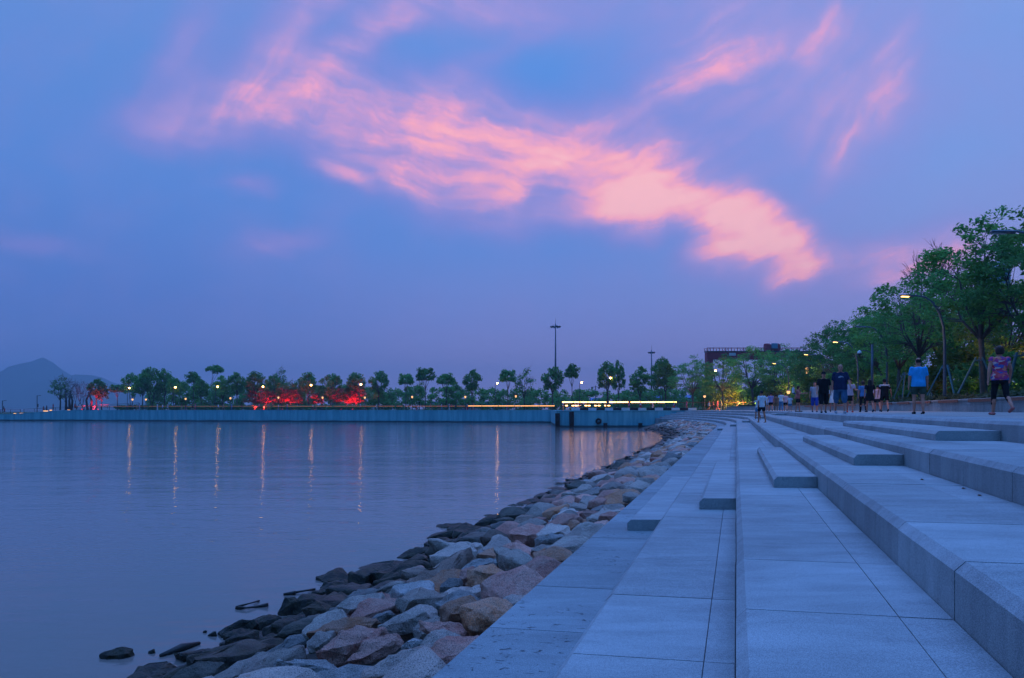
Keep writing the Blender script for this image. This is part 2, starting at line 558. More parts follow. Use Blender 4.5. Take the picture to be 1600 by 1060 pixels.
def terrace(k):
    z, s0 = ZT[k], SK[k]
    zl = (ZT[k - 1] if k else 0.65) - 0.05
    s1 = SK[k + 1] + 0.03 if k < 5 else 4.6
    j = JT[k] if JT[k] else s1
    m = MB()
    fr = lambda t_, s, z: path(t_ + .13 * s, s, z)
    n = int((TB - TA) / PIT)
    g = 0.0035
    prof = [(s0, zl), (s0 + .09, zl), (s0 + .09, z - .07), (j, z - .07), (j, z - .001), (j - .001, z), (s0 + CH, z), (s0, z - CH)]
    for i in range(n):
        a, b = TA + i * PIT + g, TA + (i + 1) * PIT - g
        dz = SLR.uniform(-.0015, .0015); ds = SLR.uniform(-.0015, .0015)
        m.extrude([(q_ + ds if q_ < s0 + .2 else q_, z_ + (dz if z_ > z - .06 else 0)) for q_, z_ in prof], fr, a + SLR.uniform(-.001, .001), b + SLR.uniform(-.001, .001))
        if JT[k]:
            dz = SLR.uniform(-.0018, .0008); e1 = (SK[k + 1] - SLR.uniform(.004, .008)) if k < 5 else s1
            m.extrude([(j + .0045, z - .07), (e1, z - .07), (e1, z - .001 + dz), (j + .0055, z - .001 + dz), (j + .0045, z - .002 + dz)], fr, a, b)
    o = m.build('steps', GRAN_ST if k == 0 else GRAN)
    tag(o, kind='structure')
    b = MB()
    b.extrude([(s0 + .03, zl), (s1 - .01, zl), (s1 - .01, z - .012), (s0 + .055, z - .012), (s0 + .03, z - .05)], path, TA, TB, 60)
    tag(b.build('steps_bedding', GRAN_DK), kind='structure')


for k in range(6): terrace(k)


def seat_block(s0, s1, zt, ta, tb, label, cut=0.0):
    """low granite block standing on a tread against the next riser"""
    z0, z1 = zt + 0.002, zt + 0.127
    c = 0.042
    m = MB()
    n = max(1, round((tb - ta) / 2.2))
    for i in range(n):
        a, b = ta + (tb - ta) * i / n + (0 if i == 0 else .003), ta + (tb - ta) * (i + 1) / n - (0 if i == n - 1 else .003)
        prof = [(s0, z0), (s1, z0), (s1, z1), (s0 + c, z1), (s0, z1 - c)]
        m.extrude(prof, lambda t_, s, z: path(t_ + .29 * (s - s0), s, z), a, b)
    return tag(m.build('seat_block', GRAN), label, 'stone seat block', 'low granite seat blocks on the terraces')


seat_block(-1.20, -0.778, ZT[0], 8.05, 13.4, 'low granite block on the lowest terrace nearest the boulders, long and close')
seat_block(-0.405, -0.004, ZT[1], 8.27, 14.05, 'low granite block on the second terrace, its dark end face left of the central riser')
seat_block(0.41, 0.886, ZT[2], 8.54, 15.1, 'low granite block on the middle terrace right of the central riser')
seat_block(1.30, 1.846, ZT[3], 8.9, 15.4, 'low granite block between the two widest risers with a leaning end face')
seat_block(2.42, 3.206, ZT[4], 10.1, 18.2, 'long low granite block directly below the promenade edge, blunt end at right')
FARL = ['far low block on the lowest terrace beside the boulders, a small dark bar', 'far low block on the second terrace, a small dark bar left of the central riser',
        'far low block on the middle terrace, a small dark bar right of the central riser', 'far low block on the fourth terrace beside the standing boy',
        'far low block just below the promenade behind the standing boy']
for k in range(5):
    wd = (.42, .40, .47, .54, .70)[k]
    seat_block(SK[k + 1] - .004 - wd, SK[k + 1] - .004, ZT[k], (48, 49, 50, 52, 50)[k], (54, 55, 56, 58, 56)[k], FARL[k])

# ------------------------------------------------------------------ promenade
BEN = 9.05            # front face of the planter bench
pm = MB()
na, nb = 112, 4
for i in range(na):
    for k in range(nb):
        sa, sb = 4.61 + k * (BEN + .2 - 4.61) / nb, 4.61 + (k + 1) * (BEN + .2 - 4.61) / nb
        za, zb = 2.75 + (sa - 4.6) * 0.012, 2.75 + (sb - 4.6) * 0.012
        a, b = TA + i * PIT + .004, TA + (i + 1) * PIT - .004
        if a > 116: continue
        pm.extrude([(sa + .004, 2.60), (sb - .004, 2.60), (sb - .004, zb), (sa + .004, za)], path, a, b)
tag(pm.build('promenade', PAVE), kind='structure')
pb = MB()
pb.extrude([(4.55, 2.4), (BEN + .3, 2.4), (BEN + .3, 2.765), (4.55, 2.715)], path, TA, 118, 50)
tag(pb.build('promenade_bedding', GRAN_DK), kind='structure')
# ------------------------------------------------------------------ boulders of the revetment
RM = {
    'pink': rock_mat('rock pink', (0.66, 0.25, 0.19, 1), (0.72, 0.36, 0.28, 1), (0.80, 0.56, 0.48, 1), 0.15),
    'rust': rock_mat('rock rust', (0.68, 0.25, 0.12, 1), (0.64, 0.33, 0.22, 1), (0.76, 0.50, 0.40, 1), 0.4),
    'grey': rock_mat('rock grey', (0.37, 0.27, 0.23, 1), (0.48, 0.38, 0.32, 1), (0.66, 0.57, 0.50, 1)),
    'pale': rock_mat('rock pale', (0.58, 0.43, 0.37, 1), (0.68, 0.50, 0.42, 1), (0.80, 0.69, 0.62, 1), 0.16),
    'blue': rock_mat('rock blue', (0.30, 0.27, 0.25, 1), (0.42, 0.37, 0.35, 1), (0.60, 0.55, 0.52, 1)),
    'brown': rock_mat('rock brown', (0.28, 0.17, 0.13, 1), (0.36, 0.24, 0.19, 1), (0.48, 0.36, 0.31, 1), 0.15),
    'dark': rock_mat('rock dark', (0.10, 0.085, 0.07, 1), (0.17, 0.14, 0.11, 1), (0.26, 0.22, 0.18, 1)),
}
CN = {'pink': 'pink', 'rust': 'rust-orange', 'grey': 'grey', 'pale': 'pale', 'blue': 'blue-grey', 'brown': 'brown', 'dark': 'dark wet'}


def slope_z(s):
    return 1.30 + (s + 1.65) * (1.34 / 4.55)


def rock_mesh(seed, lx, ly, lz, cuts=2, name='boulder'):
    rnd = random.Random(seed)
    bm = bmesh.new()
    n = rnd.randint(12, 18)
    e = rnd.uniform(2.8, 5.0)
    for i in range(n):
        th = 2 * math.pi * (i + rnd.random()) / n * 2.4
        ph = math.asin(max(-1, min(1, -1 + 2 * (i + rnd.random()) / n)))
        d = Vector((math.cos(ph) * math.cos(th), math.cos(ph) * math.sin(th), math.sin(ph)))
        k = (abs(d.x) ** e + abs(d.y) ** e + abs(d.z) ** e) ** (-1 / e)
        d = d * k * rnd.uniform(.78, 1.0)
        bm.verts.new(d)
    r = bmesh.ops.convex_hull(bm, input=bm.verts[:])
    bmesh.ops.delete(bm, geom=list({g for g in r['geom_interior'] if isinstance(g, bmesh.types.BMVert)}), context='VERTS')
    bmesh.ops.dissolve_limit(bm, angle_limit=R(14), verts=bm.verts[:], edges=bm.edges[:])
    xs = [v.co for v in bm.verts]
    lo = Vector([min(p[i] for p in xs) for i in range(3)]); hi = Vector([max(p[i] for p in xs) for i in range(3)])
    for v in bm.verts:
        v.co = Vector([(v.co[i] - (lo[i] + hi[i]) / 2) / max(hi[i] - lo[i], .01) * (lx, ly, lz)[i] for i in range(3)])
    sz = min(lx, ly, lz)
    bmesh.ops.bevel(bm, geom=bm.edges[:], offset=sz * rnd.uniform(.035, .08), segments=2 if cuts > 1 else 1, affect='EDGES', profile=.6, clamp_overlap=True)
    bmesh.ops.triangulate(bm, faces=bm.faces[:])
    if cuts:
        bmesh.ops.subdivide_edges(bm, edges=[ed for ed in bm.edges if ed.calc_length() > sz * .16], cuts=1, use_grid_fill=True)
        bmesh.ops.triangulate(bm, faces=bm.faces[:])
        if cuts > 1:
            bmesh.ops.subdivide_edges(bm, edges=[ed for ed in bm.edges if ed.calc_length() > sz * .14], cuts=cuts - 1, use_grid_fill=True)
            bmesh.ops.triangulate(bm, faces=bm.faces[:])
    bm.normal_update()
    off = Vector((rnd.random() * 99, rnd.random() * 99, rnd.random() * 99))
    for v in bm.verts:
        q = v.co / max(lx, ly)
        d = mnoise.fractal(q * 2.6 + off, 1.0, 2.0, 3) * .055 + mnoise.fractal(q * 8.0 + off, 1.0, 2.0, 3) * .034 - abs(mnoise.noise(q * 5.0 + off)) * .03
        v.co += v.normal * d * max(lx, ly) * .9
    me = bpy.data.meshes.new(name)
    bm.to_mesh(me)
    bm.free()
    me.shade_smooth()
    me.set_sharp_from_angle(angle=R(30))
    return me


def on_slope(u, v):
    """where the pixel's ray meets the slope of the revetment"""
    dv = Vector(((u - CX) / F, 1, (HZ - v) / F))
    # z = a + b*s with s = dot(p, PRP)
    a, b = slope_z(0), 1.34 / 4.55
    k = (a - ZC) / (dv.z - b * (dv.x * PRP.x + dv.y * PRP.y))
    return Vector((0, 0, ZC)) + dv * k


ROCKS = [  # u, v, width, height (photo pixels), slant, colour, label
    (553, 1010, 124, 50, 4, 'pink', 'large flat pink slab boulder with a white streak, broadest in the foreground'),
    (630, 977, 92, 36, 3, 'grey', 'grey-brown boulder touching the upper right corner of the big pink slab'),
    (727, 960, 80, 44, 5, 'rust', 'angular buff boulder with a rusty rim at the granite ledge'),
    (688, 1008, 68, 42, 8, 'grey', 'speckled grey wedge boulder leaning on the ledge in the foreground'),
    (694, 988, 90, 26, -10, 'pink', 'reddish low boulder behind the speckled grey wedge at the ledge'),
    (625, 1042, 125, 46, 12, 'pale', 'pale speckled boulder at the bottom edge beside the granite ledge'),
    (486, 1048, 122, 40, 4, 'blue', 'dark blue-green boulder with a pink rim at the bottom edge'),
    (585, 1018, 90, 20, 12, 'pink', 'narrow red boulder wedged between pink slab and pale speckled boulder'),
    (380, 1027, 130, 34, 20, 'brown', 'long brown boulder slanting up from the bottom left of the rocks'),
    (405, 1046, 115, 32, 24, 'grey', 'long speckled grey-brown boulder slanting beside the brown one'),
    (316, 1052, 110, 30, 8, 'brown', 'dark brown boulder at the bottom edge, left end of the rocks'),
    (663, 944, 70, 40, 22, 'grey', 'big grey-mauve boulder with a pointed top in mid slope'),
    (594, 943, 52, 28, -6, 'pink', 'peach-pink small boulder in mid slope above the grey-brown one'),
    (540, 992, 120, 18, 6, 'rust', 'long thin tan boulder lying behind the big pink slab'),
    (772, 908, 100, 38, -6, 'rust', 'large rust-orange boulder near the granite ledge'),
    (757, 929, 96, 30, 10, 'pale', 'pale speckled boulder just in front of the large rust-orange one'),
    (806, 884, 82, 40, -20, 'grey', 'big speckled grey boulder at the ledge behind the rust-orange one'),
    (748, 890, 64, 24, 10, 'blue', 'pale blue boulder left behind the rust-orange one'),
    (706, 921, 40, 28, 0, 'blue', 'small blue-grey boulder left of the pale speckled one'),
    (856, 866, 42, 20, 10, 'rust', 'small burnt-orange boulder tucked against the ledge'),
    (864, 849, 58, 26, -8, 'blue', 'blue-grey rounded boulder at the ledge above the burnt-orange one'),
    (797, 861, 56, 18, 8, 'pink', 'dusty pink flat-topped boulder in mid slope'),
    (712, 868, 100, 34, -8, 'grey', 'broad grey boulder with dark mossy side in mid slope'),
    (650, 864, 62, 18, 14, 'dark', 'black wet boulder at the waterline left of the broad mossy one'),
    (630, 898, 84, 26, 14, 'dark', 'long dark boulder with a pale top ridge near the water'),
    (690, 900, 110, 24, 24, 'brown', 'long brown boulder slanting from mid slope toward the ledge'),
    (771, 846, 38, 28, 14, 'brown', 'small brown boulder with a pink end in upper mid slope'),
    (897, 830, 32, 28, 0, 'rust', 'salmon upright boulder at the ledge below the lowest seat block'),
    (826, 838, 46, 20, 20, 'pink', 'mauve-pink boulder left of the salmon upright one'),
    (690, 836, 66, 13, -4, 'dark', 'flat black boulder awash at the waterline'),
    (692, 851, 50, 18, 14, 'dark', 'mossy dark boulder just below the flat black one'),
    (703, 821, 48, 7, 0, 'dark', 'thin black rock slab lying alone in the water'),
    (816, 822, 48, 24, 4, 'brown', 'rounded brown boulder with rusty top in mid slope'),
    (764, 820, 50, 20, 4, 'dark', 'dark green-grey boulder near the water above the waterline rocks'),
    (452, 948, 46, 34, 0, 'dark', 'domed dark boulder at the waterline, left centre'),
    (517, 926, 60, 30, 8, 'dark', 'broad dark boulder at the waterline above the domed one'),
    (566, 908, 48, 38, 0, 'grey', 'steep speckled grey boulder at the waterline'),
    (502, 958, 64, 26, -6, 'rust', 'reddish-brown boulder with a cave-like dark face by the domed one'),
    (556, 946, 70, 32, 28, 'blue', 'pale grey boulder with sunken dark front in mid slope'),
    (372, 982, 66, 28, 4, 'dark', 'dark layered boulder at the left waterline'),
    (379, 1002, 56, 26, 4, 'brown', 'dark brown egg-shaped boulder at the left waterline'),
    (418, 974, 52, 26, 4, 'dark', 'greenish black boulder beside the layered one'),
    (478, 984, 92, 28, 10, 'grey', 'grey boulder with mottled top left behind the pink slab'),
    (530, 975, 56, 20, 14, 'pink', 'brown boulder with a pink end above the pink slab'),
    (310, 1022, 80, 16, 22, 'brown', 'long low wet brown boulder at the lower left waterline'),
    (184, 1021, 52, 17, 8, 'dark', 'dark rock standing alone in the water at lower left'),
    (237, 1018, 12, 9, 0, 'dark', 'tiny dark rock tip in the water at lower left'),
    (332, 991, 15, 9, 0, 'dark', 'small dark rock tip in the water left of the layered boulder'),
    (320, 987, 7, 5, 0, 'dark', 'very small rock tip in the water next to a slightly bigger tip'),
    (420, 1003, 30, 22, 0, 'brown', 'small mossy yellow-brown boulder between darker ones at lower left'),
    (648, 1010, 46, 22, 0, 'blue', 'pale blue-grey boulder between the pink slab and the grey wedge'),
    (450, 1012, 60, 24, 20, 'blue', 'blue-grey boulder left of the big pink slab'),
    (600, 968, 46, 20, 0, 'blue', 'blue-grey low boulder above the pink slab'),
    (642, 930, 70, 22, 6, 'brown', 'brown flat boulder behind the grey-mauve pointed one'),
    (612, 922, 60, 18, 2, 'grey', 'long grey boulder under the pale-ridged dark one'),
    (617, 932, 28, 18, 0, 'grey', 'small round grey boulder in mid slope'),
    (880, 812, 60, 18, 12, 'pale', 'white boulder at the ledge above the salmon upright one'),
    (838, 800, 50, 20, 16, 'blue', 'light blue-grey boulder leaning upslope in the upper rocks'),
    (905, 800, 44, 20, 8, 'pale', 'whitish boulder beside the ledge near the lowest seat block'),
    (856, 785, 56, 18, 6, 'pink', 'rosy boulder in the upper slope left of the whitish ones'),
]
RLIST = []
for i, (u, v, wp, hp, sl, colr, lab) in enumerate(ROCKS):
    p = on_slope(u, v + hp * .12)
    D = p.y
    wm, hm = wp * D / F, hp * D / F
    sphi = min(.6, (ZC - p.z) / D)
    ly = min(wm * .95, max(hm * 1.25, wm * .5))
    lz = max(min((hm - ly * sphi * .6) * 1.25, wm * .9), wm * .30)
    rot = math.atan2(math.tan(R(sl)) / max(sphi, .2), 1)
    c = max(abs(math.cos(rot)), .6)
    RLIST.append(dict(p=p, lx=wm / c * .96, ly=ly * .86, lz=lz * 1.25, rot=rot, c=colr, lab=lab, u=u, v=v, area=wp * hp, hand=True, sd=900 + i))
    if p.z < 0.02:
        q = at(u, v + hp * .35, 0.0); RLIST[-1].update(p=q, lx=wp * q.y / F, ly=wp * q.y / F * .45, lz=hp * q.y / F * 1.5, rot=R(sl))
rng = random.Random(5)
hand = [(ts(r['p']), max(r['lx'], r['ly']) * .5, r['lz']) for r in RLIST]
cells = {}
cand = []


def near_ok(t_, s_, r_):
    ci, cj = int(t_ / .8), int(s_ / .8)
    for a in (-1, 0, 1):
        for b in (-1, 0, 1):
            for (t2, s2, r2) in cells.get((ci + a, cj + b), ()):
                if (t2 - t_) ** 2 + (s2 - s_) ** 2 < ((r_ + r2) * .90) ** 2: return False
    for ((t2, s2), r2, _) in hand:
        if (t2 - t_) ** 2 + (s2 - s_) ** 2 < ((r_ + r2) * .80) ** 2: return False
    return True


for rad, tries in ((.27, 11000), (.20, 24000), (.14, 36000)):
    for _ in range(tries):
        t_ = rng.uniform(-1.5, 104)
        if rad < .15 and t_ > 30: continue
        if rad < .12 and t_ > 11: continue
        s_ = rng.uniform(-6.5 + .35 * math.sin(t_ * .9) + .25 * math.sin(t_ * .37), -1.68)
        r_ = rad * rng.uniform(.85, 1.25)
        if s_ + r_ * .75 > -1.58 or not near_ok(t_, s_, r_): continue
        cells.setdefault((int(t_ / .8), int(s_ / .8)), []).append((t_, s_, r_))
        cand.append((t_, s_, r_))
for i, (t_, s_, r_) in enumerate(cand):
    z = slope_z(s_) + rng.uniform(-.12, .09) - (.05 if s_ < -5 else 0)
    p = path(t_, s_, z)
    if p.y < 1.5: continue
    edge = (s_ + 6.4) / 4.8
    if edge < .28: colr = rng.choice(['dark', 'dark', 'dark', 'brown', 'grey'])
    elif edge < .5: colr = rng.choice(['dark', 'brown', 'grey', 'grey', 'pink', 'blue'])
    else: colr = rng.choice(['pink', 'pale', 'pale', 'grey', 'pink', 'pale', 'rust', 'pale', 'grey', 'pink', 'rust', 'blue'])
    lx = 2 * r_ * rng.uniform(.98, 1.45)
    u, v = CX + F * p.x / p.y, HZ + (ZC - p.z) * F / p.y
    vis = 1 if (-40 < u < 1640 and v < 1075) else 0
    RLIST.append(dict(p=p, lx=lx, ly=2 * r_ * rng.uniform(.8, 1.05), lz=2 * r_ * (rng.uniform(.62, .95) if edge > .3 else rng.uniform(.45, .7)),
                      rot=rng.uniform(-.6, .9) + TH * 0, c=colr, lab=None, u=u, v=v, area=vis * (lx * F / p.y) ** 2 * .5, hand=False, sd=i))
RLIST.sort(key=lambda r: (-r['hand'], -r['area']))
indiv, rest = RLIST[:292], RLIST[292:]
marks = [r for r in RLIST if r['hand']]
MARKN = {}
for r in marks:
    r['short'] = ' '.join(r['lab'].split()[:3]) if False else None
SHORT = ['big pink slab', 'grey-brown boulder', 'rusty-rimmed buff boulder', 'speckled grey wedge', 'low reddish boulder', 'bottom pale speckled boulder', 'blue-green boulder', 'narrow red boulder',
         'long slanting brown boulder', 'long slanting grey boulder', 'bottom left brown boulder', 'pointed grey-mauve boulder', 'peach-pink boulder', 'thin tan boulder', 'large rust-orange boulder',
         'pale boulder before the rust-orange one', 'big speckled grey boulder', 'pale blue boulder', 'small blue-grey boulder', 'burnt-orange boulder', 'rounded blue-grey boulder', 'flat-topped dusty pink boulder',
         'broad mossy grey boulder', 'black waterline boulder', 'pale-ridged dark boulder', 'long slanting mid-slope boulder', 'pink-ended small boulder', 'salmon upright boulder', 'mauve-pink boulder',
         'flat black awash boulder', 'mossy dark boulder', 'thin black slab', 'rusty-topped brown boulder', 'green-grey boulder', 'domed dark boulder', 'broad dark boulder', 'steep speckled boulder', 'cave-faced boulder',
         'sunken-fronted pale boulder', 'dark layered boulder', 'egg-shaped boulder', 'greenish black boulder', 'mottled grey boulder', 'pink-ended brown boulder', 'long wet brown boulder', 'lone rock in the water', 'tiny rock tip',
         'small rock tip', 'smallest rock tip', 'yellow-brown boulder', 'pale blue-grey boulder', 'blue-grey boulder by the pink slab', 'low blue-grey boulder', 'brown flat boulder', 'long grey boulder', 'round grey boulder',
         'white ledge boulder', 'light blue-grey leaning boulder', 'whitish ledge boulder', 'rosy boulder']
for r, s in zip([q for q in marks], SHORT): pass
for r in marks:
    r['short'] = SHORT[[k for k, q in enumerate(ROCKS) if q[6] == r['lab']][0]]
FARMARK = [  # further landmarks up the shore
    (1000, 745, 'the far end of the lowest seat block'), (960, 770, 'the lowest seat block'), (930, 760, 'the ledge beside the lowest seat block'),
    (860, 745, 'the waterline abreast of the lowest seat block'), (1040, 715, 'the ledge past the lowest seat block'), (930, 725, 'the dark waterline rocks past the seat block'),
    (975, 705, 'the water with golden reflections'), (1075, 690, 'the ledge near the far seat blocks'), (1060, 670, 'the far end of the rocks'), (1020, 690, 'the edge of the golden reflections')]
used = {}
SIZEW = lambda a: 'big' if a > 1500 else 'middling' if a > 600 else 'small' if a > 220 else 'tiny'
for r in indiv:
    if r['hand']: continue
    best = None
    for q in marks:
        d = math.hypot(r['u'] - q['u'], (r['v'] - q['v']) * 1.5)
        if best is None or d < best[0]: best = (d, q['u'], q['v'], 'the ' + q['short'])
    if best[0] > 34:
        for (mu, mv, nm) in FARMARK:
            d = math.hypot(r['u'] - mu, (r['v'] - mv) * 1.5)
            if d < best[0]: best = (d, mu, mv, nm)
    du, dv = r['u'] - best[1], (r['v'] - best[2]) * 1.5
    an = math.degrees(math.atan2(-dv, du)) % 360
    side = ['right of', 'above and right of', 'above', 'above and left of', 'left of', 'below and left of', 'below', 'below and right of'][int(((an + 22.5) % 360) // 45)]
    ordw = SIZEW(r['area']) + ' ' + CN[r['c']]
    key = (ordw, side, best[3])
    used.setdefault(key, []).append((best[0], r))
ORD = ['', 'next', 'third', 'fourth', 'fifth', 'sixth', 'seventh', 'eighth', 'ninth', 'tenth']
for (ow, side, nm), lst in used.items():
    lst.sort(key=lambda q: q[0])
    for k, (_, r) in enumerate(lst):
        if len(lst) == 1: r['lab'] = f'{ow} boulder {side} {nm}'
        elif k == 0: r['lab'] = f'{ow} boulder {side} {nm}, the closest such one'
        else: r['lab'] = f'{ow} boulder {side} {nm}, {ORD[min(k, 9)] if k > 1 else "second"} closest such one'
for r in indiv:
    D = r['p'].y
    cuts = 3 if D < 6 else 2 if D < 12 else 1
    me = rock_mesh(r['sd'], r['lx'], r['ly'], r['lz'], cuts)
    o = link('boulder', me, RM[r['c']])
    o.location = r['p'] + Vector((0, 0, r['lz'] * (.08 if r['hand'] and r['p'].z > .1 else .02)))
    rr = random.Random(r['sd'])
    o.rotation_euler = (rr.uniform(-.22, .22), rr.uniform(-.22, .22), r['rot'])
    tag(o, ' '.join(r['lab'].split()[:16]), 'boulder', 'granite boulders of the shore revetment')
# the remaining hundreds as one mass, from a few shared shapes
protos = [rock_mesh(5000 + i, 1, .8, .7, 1 if i < 6 else 0) for i in range(12)]
pv = []
for me in protos:
    me.calc_loop_triangles()
    pv.append((np.array([v.co[:] for v in me.vertices]), [tuple(p.vertices) for p in me.polygons]))
groups = {k: MB() for k in RM}
for r in rest:
    k = r['sd'] % 6 + (6 if r['p'].y > 30 else 0)
    vs, fs = pv[k]
    M = Matrix.Translation(r['p']) @ Euler((rng.uniform(-.25, .25), rng.uniform(-.25, .25), r['rot'])).to_matrix().to_4x4() @ Matrix.Diagonal((r['lx'], r['ly'] * 1.2, r['lz'] * 1.4, 1))
    A = np.array(M)
    q = vs @ A[:3, :3].T + A[:3, 3]
    groups[r['c']].add(q.tolist(), fs)
allm = MB(); mi = []
cols = list(RM)
for ki, k in enumerate(cols):
    allm.add(groups[k].v, groups[k].f); mi += [ki] * len(groups[k].f)
me = bpy.data.meshes.new('boulder_mass')
me.from_pydata(allm.v, [], allm.f)
for k in cols: me.materials.append(RM[k])
me.polygons.foreach_set('material_index', mi)
me.shade_smooth(); me.set_sharp_from_angle(angle=R(30))
o = link('boulder_mass', me)
tag(o, 'mass of small distant boulders along the shore slope', 'boulders', kind='stuff')
for me_ in protos: bpy.data.meshes.remove(me_)
# rubble bed under the boulders
rb = MB()
rb.extrude([(-1.52, 1.02), (-4.0, slope_z(-4.0) - .34), (-7.0, slope_z(-7.0) - .42), (-9.5, -1.2), (-1.52, -1.2)], path, -4, 112, 80)
tag(rb.build('rubble_bed', RM['dark']), kind='structure')

# driftwood branches in the shallows
def branch(pts, rads, label):
    m = MB()
    for pl, rl in zip(pts, rads):
        m.tube([at(u, v, .015 + .02 * (i % 2)) for i, (u, v) in enumerate(pl)], rl, 6)
    tag(m.build('branch', pmat('wet wood', (.035, .03, .028), .5), smooth=True), label, 'driftwood', 'driftwood in the shallows')


branch([[(370, 950), (385, 950), (402, 948), (419, 945)], [(372, 948), (390, 943), (405, 939)]], [[.035, .012, .018, .03], [.02, .01, .015]], 'dark forked driftwood branch floating off the domed boulder')
branch([[(443, 929), (462, 926)], [(455, 927), (478, 923), (492, 921)]], [[.02, .03], [.02, .015, .02]], 'dark driftwood stick pointing at the broad dark boulder')
branch([[(528, 903), (538, 901), (548, 902)], [(534, 902), (537, 897)]], [[.01, .03, .012], [.02, .01]], 'short knobbly driftwood left of the steep speckled boulder')
branch([[(250, 1025), (285, 1012), (312, 1005)]], [[.02, .05, .02]], 'half sunken log parallel to the long wet brown boulder')
# ------------------------------------------------------------------ quay, land, hills
def wall_mat():
    m = bpy.data.materials.new('quay concrete')
    m.use_nodes = True
    g = NT(m.node_tree)
    p = g.n('ShaderNodeBsdfPrincipled'); p.inputs['Roughness'].default_value = .8; p.inputs['Specular IOR Level'].default_value = .3
    pos = g.n('ShaderNodeNewGeometry').outputs['Position']
    sp = g.n('ShaderNodeSeparateXYZ'); g.l(pos, sp.inputs[0])
    n1 = g.noise(g.mapping(pos, scale=(1.2, 1.2, 0.10)), 1.0, 5.0, .65)
    c = g.mix(g.mrange(n1, .35, .65), (0.10, 0.40, 0.50, 1), (0.18, 0.55, 0.64, 1))
    n3 = g.noise(g.mapping(pos, scale=(.25, .25, .05)), 1.0, 3.0, .6)
    c = g.mix(g.mrange(n3, .60, .70, 0, .35), c, (.36, .58, .60, 1))
    n2 = g.noise(g.mapping(pos, scale=(.3, .3, 1)), 1.0, 3.0)
    tide = g.mrange(g.math('ADD', sp.outputs[2], g.math('MULTIPLY', n2, -.3)), .30, .05)
    c = g.mix(g.math('MULTIPLY', tide, .85), c, (0.02, 0.03, 0.03, 1))
    g.l(c, p.inputs['Base Color'])
    o = g.n('ShaderNodeOutputMaterial'); g.l(p.outputs[0], o.inputs[0])
    return m


WALL = wall_mat()
GRASSD = pmat('lawn', (0.05, 0.085, 0.035), .95)
ZQ = 2.74


def quay(name, pts, label, zt=None, cap=.12, seg=9.0):
    """wall of cast panels along a line of ground points, top heights zt"""
    m = MB()
    for i in range(len(pts) - 1):
        a, b = Vector(pts[i] + (0,)), Vector(pts[i + 1] + (0,))
        za, zb = (zt[i], zt[i + 1]) if zt else (ZQ, ZQ)
        L = (b - a).length
        d = (b - a) / L
        nrm = Vector((-d.y, d.x, 0))          # away from the water
        n = max(1, round(L / seg))
        for k in range(n):
            p, q = a + d * (L * k / n + .015), a + d * (L * (k + 1) / n - .015)
            z0, z1 = za + (zb - za) * k / n, za + (zb - za) * (k + 1) / n
            fr = lambda t_, s, z, p=p, q=q, z0=z0, z1=z1: tuple((p + (q - p) * t_ + nrm * s) + Vector((0, 0, z + (z0 + (z1 - z0) * t_ if z > -.9 else 0))))
            m.extrude([(0, -1.5), (.9, -1.5), (.9, -cap), (0, -cap)], fr, 0, 1)
            m.extrude([(-.06, -cap - .002), (1.0, -cap - .002), (1.0, 0), (-.03, 0), (-.06, -.03)], fr, 0, 1)
    return tag(m.build(name, WALL), label, 'quay wall')


def body_fix(): pass


QA, QB, QC, QD = (-113.0, 175.0), (8.3, 150.0), (7.2, 112.0), (48.0, 112.6)
quay('quay_wall', [QA, (-60.0, 164.0), QB], 'long low blue-grey concrete quay wall across the bay under the far trees')
quay('quay_wall', [(8.3, 149.0), QC, QD], 'nearer concrete quay wall with black fenders and striped kerb, beside the boulders')
quay('quay_wall', [(-190.0, 177.5), (-127.0, 176.0), (-115.0, 175.4), QA], 'low ramped tail of the far quay sloping to the water at far left', [1.65, 1.75, 2.55, ZQ])
land = [(-113, 175.9), (8.9, 150.8), (8.1, 112.9), (30.0, 113.3)]
tt = 116
while tt > -24:
    q = path(tt, 4.9)
    if q.y < 112.4: land.append((q.x, q.y))
    tt -= 6
land += [(500, -120), (3200, 200), (3200, 3600), (-400, 3600), (-300, 1500), (-118, 200)]
lm = bpy.data.meshes.new('ground')
lm.from_pydata([(x, y, 2.70) for x, y in land], [], [tuple(range(len(land)))])
tag(link('ground', lm, GRASSD), kind='structure')
# paved strip on top of the quay
qp = MB()
for (a, b, w_) in ((QA, QB, 7.0), ((8.3, 112.9), (45, 113.4), 9.0)):
    a, b = Vector(a + (0,)), Vector(b + (0,)); d = (b - a).normalized(); n = Vector((-d.y, d.x, 0))
    a, b = a + n * .95, b + n * .95
    qp.add([tuple(a + Vector((0, 0, 2.712))), tuple(b + Vector((0, 0, 2.712))), tuple(b + n * w_ + Vector((0, 0, 2.712))), tuple(a + n * w_ + Vector((0, 0, 2.712)))], [(0, 1, 2, 3)])
tag(qp.build('path', pmat('quay paving', (.24, .22, .21), .9)), kind='structure')
tg = MB()   # grassy spit behind the ramp
tg.add([(-190, 178.5, 1.6), (-127, 176.9, 1.7), (-113, 175.9, 2.72), (-113, 186, 2.9), (-127, 186, 2.2), (-190, 186, 1.5)], [(0, 1, 4, 5), (1, 2, 3, 4)])
tag(tg.build('bank', GRASSD), kind='structure')


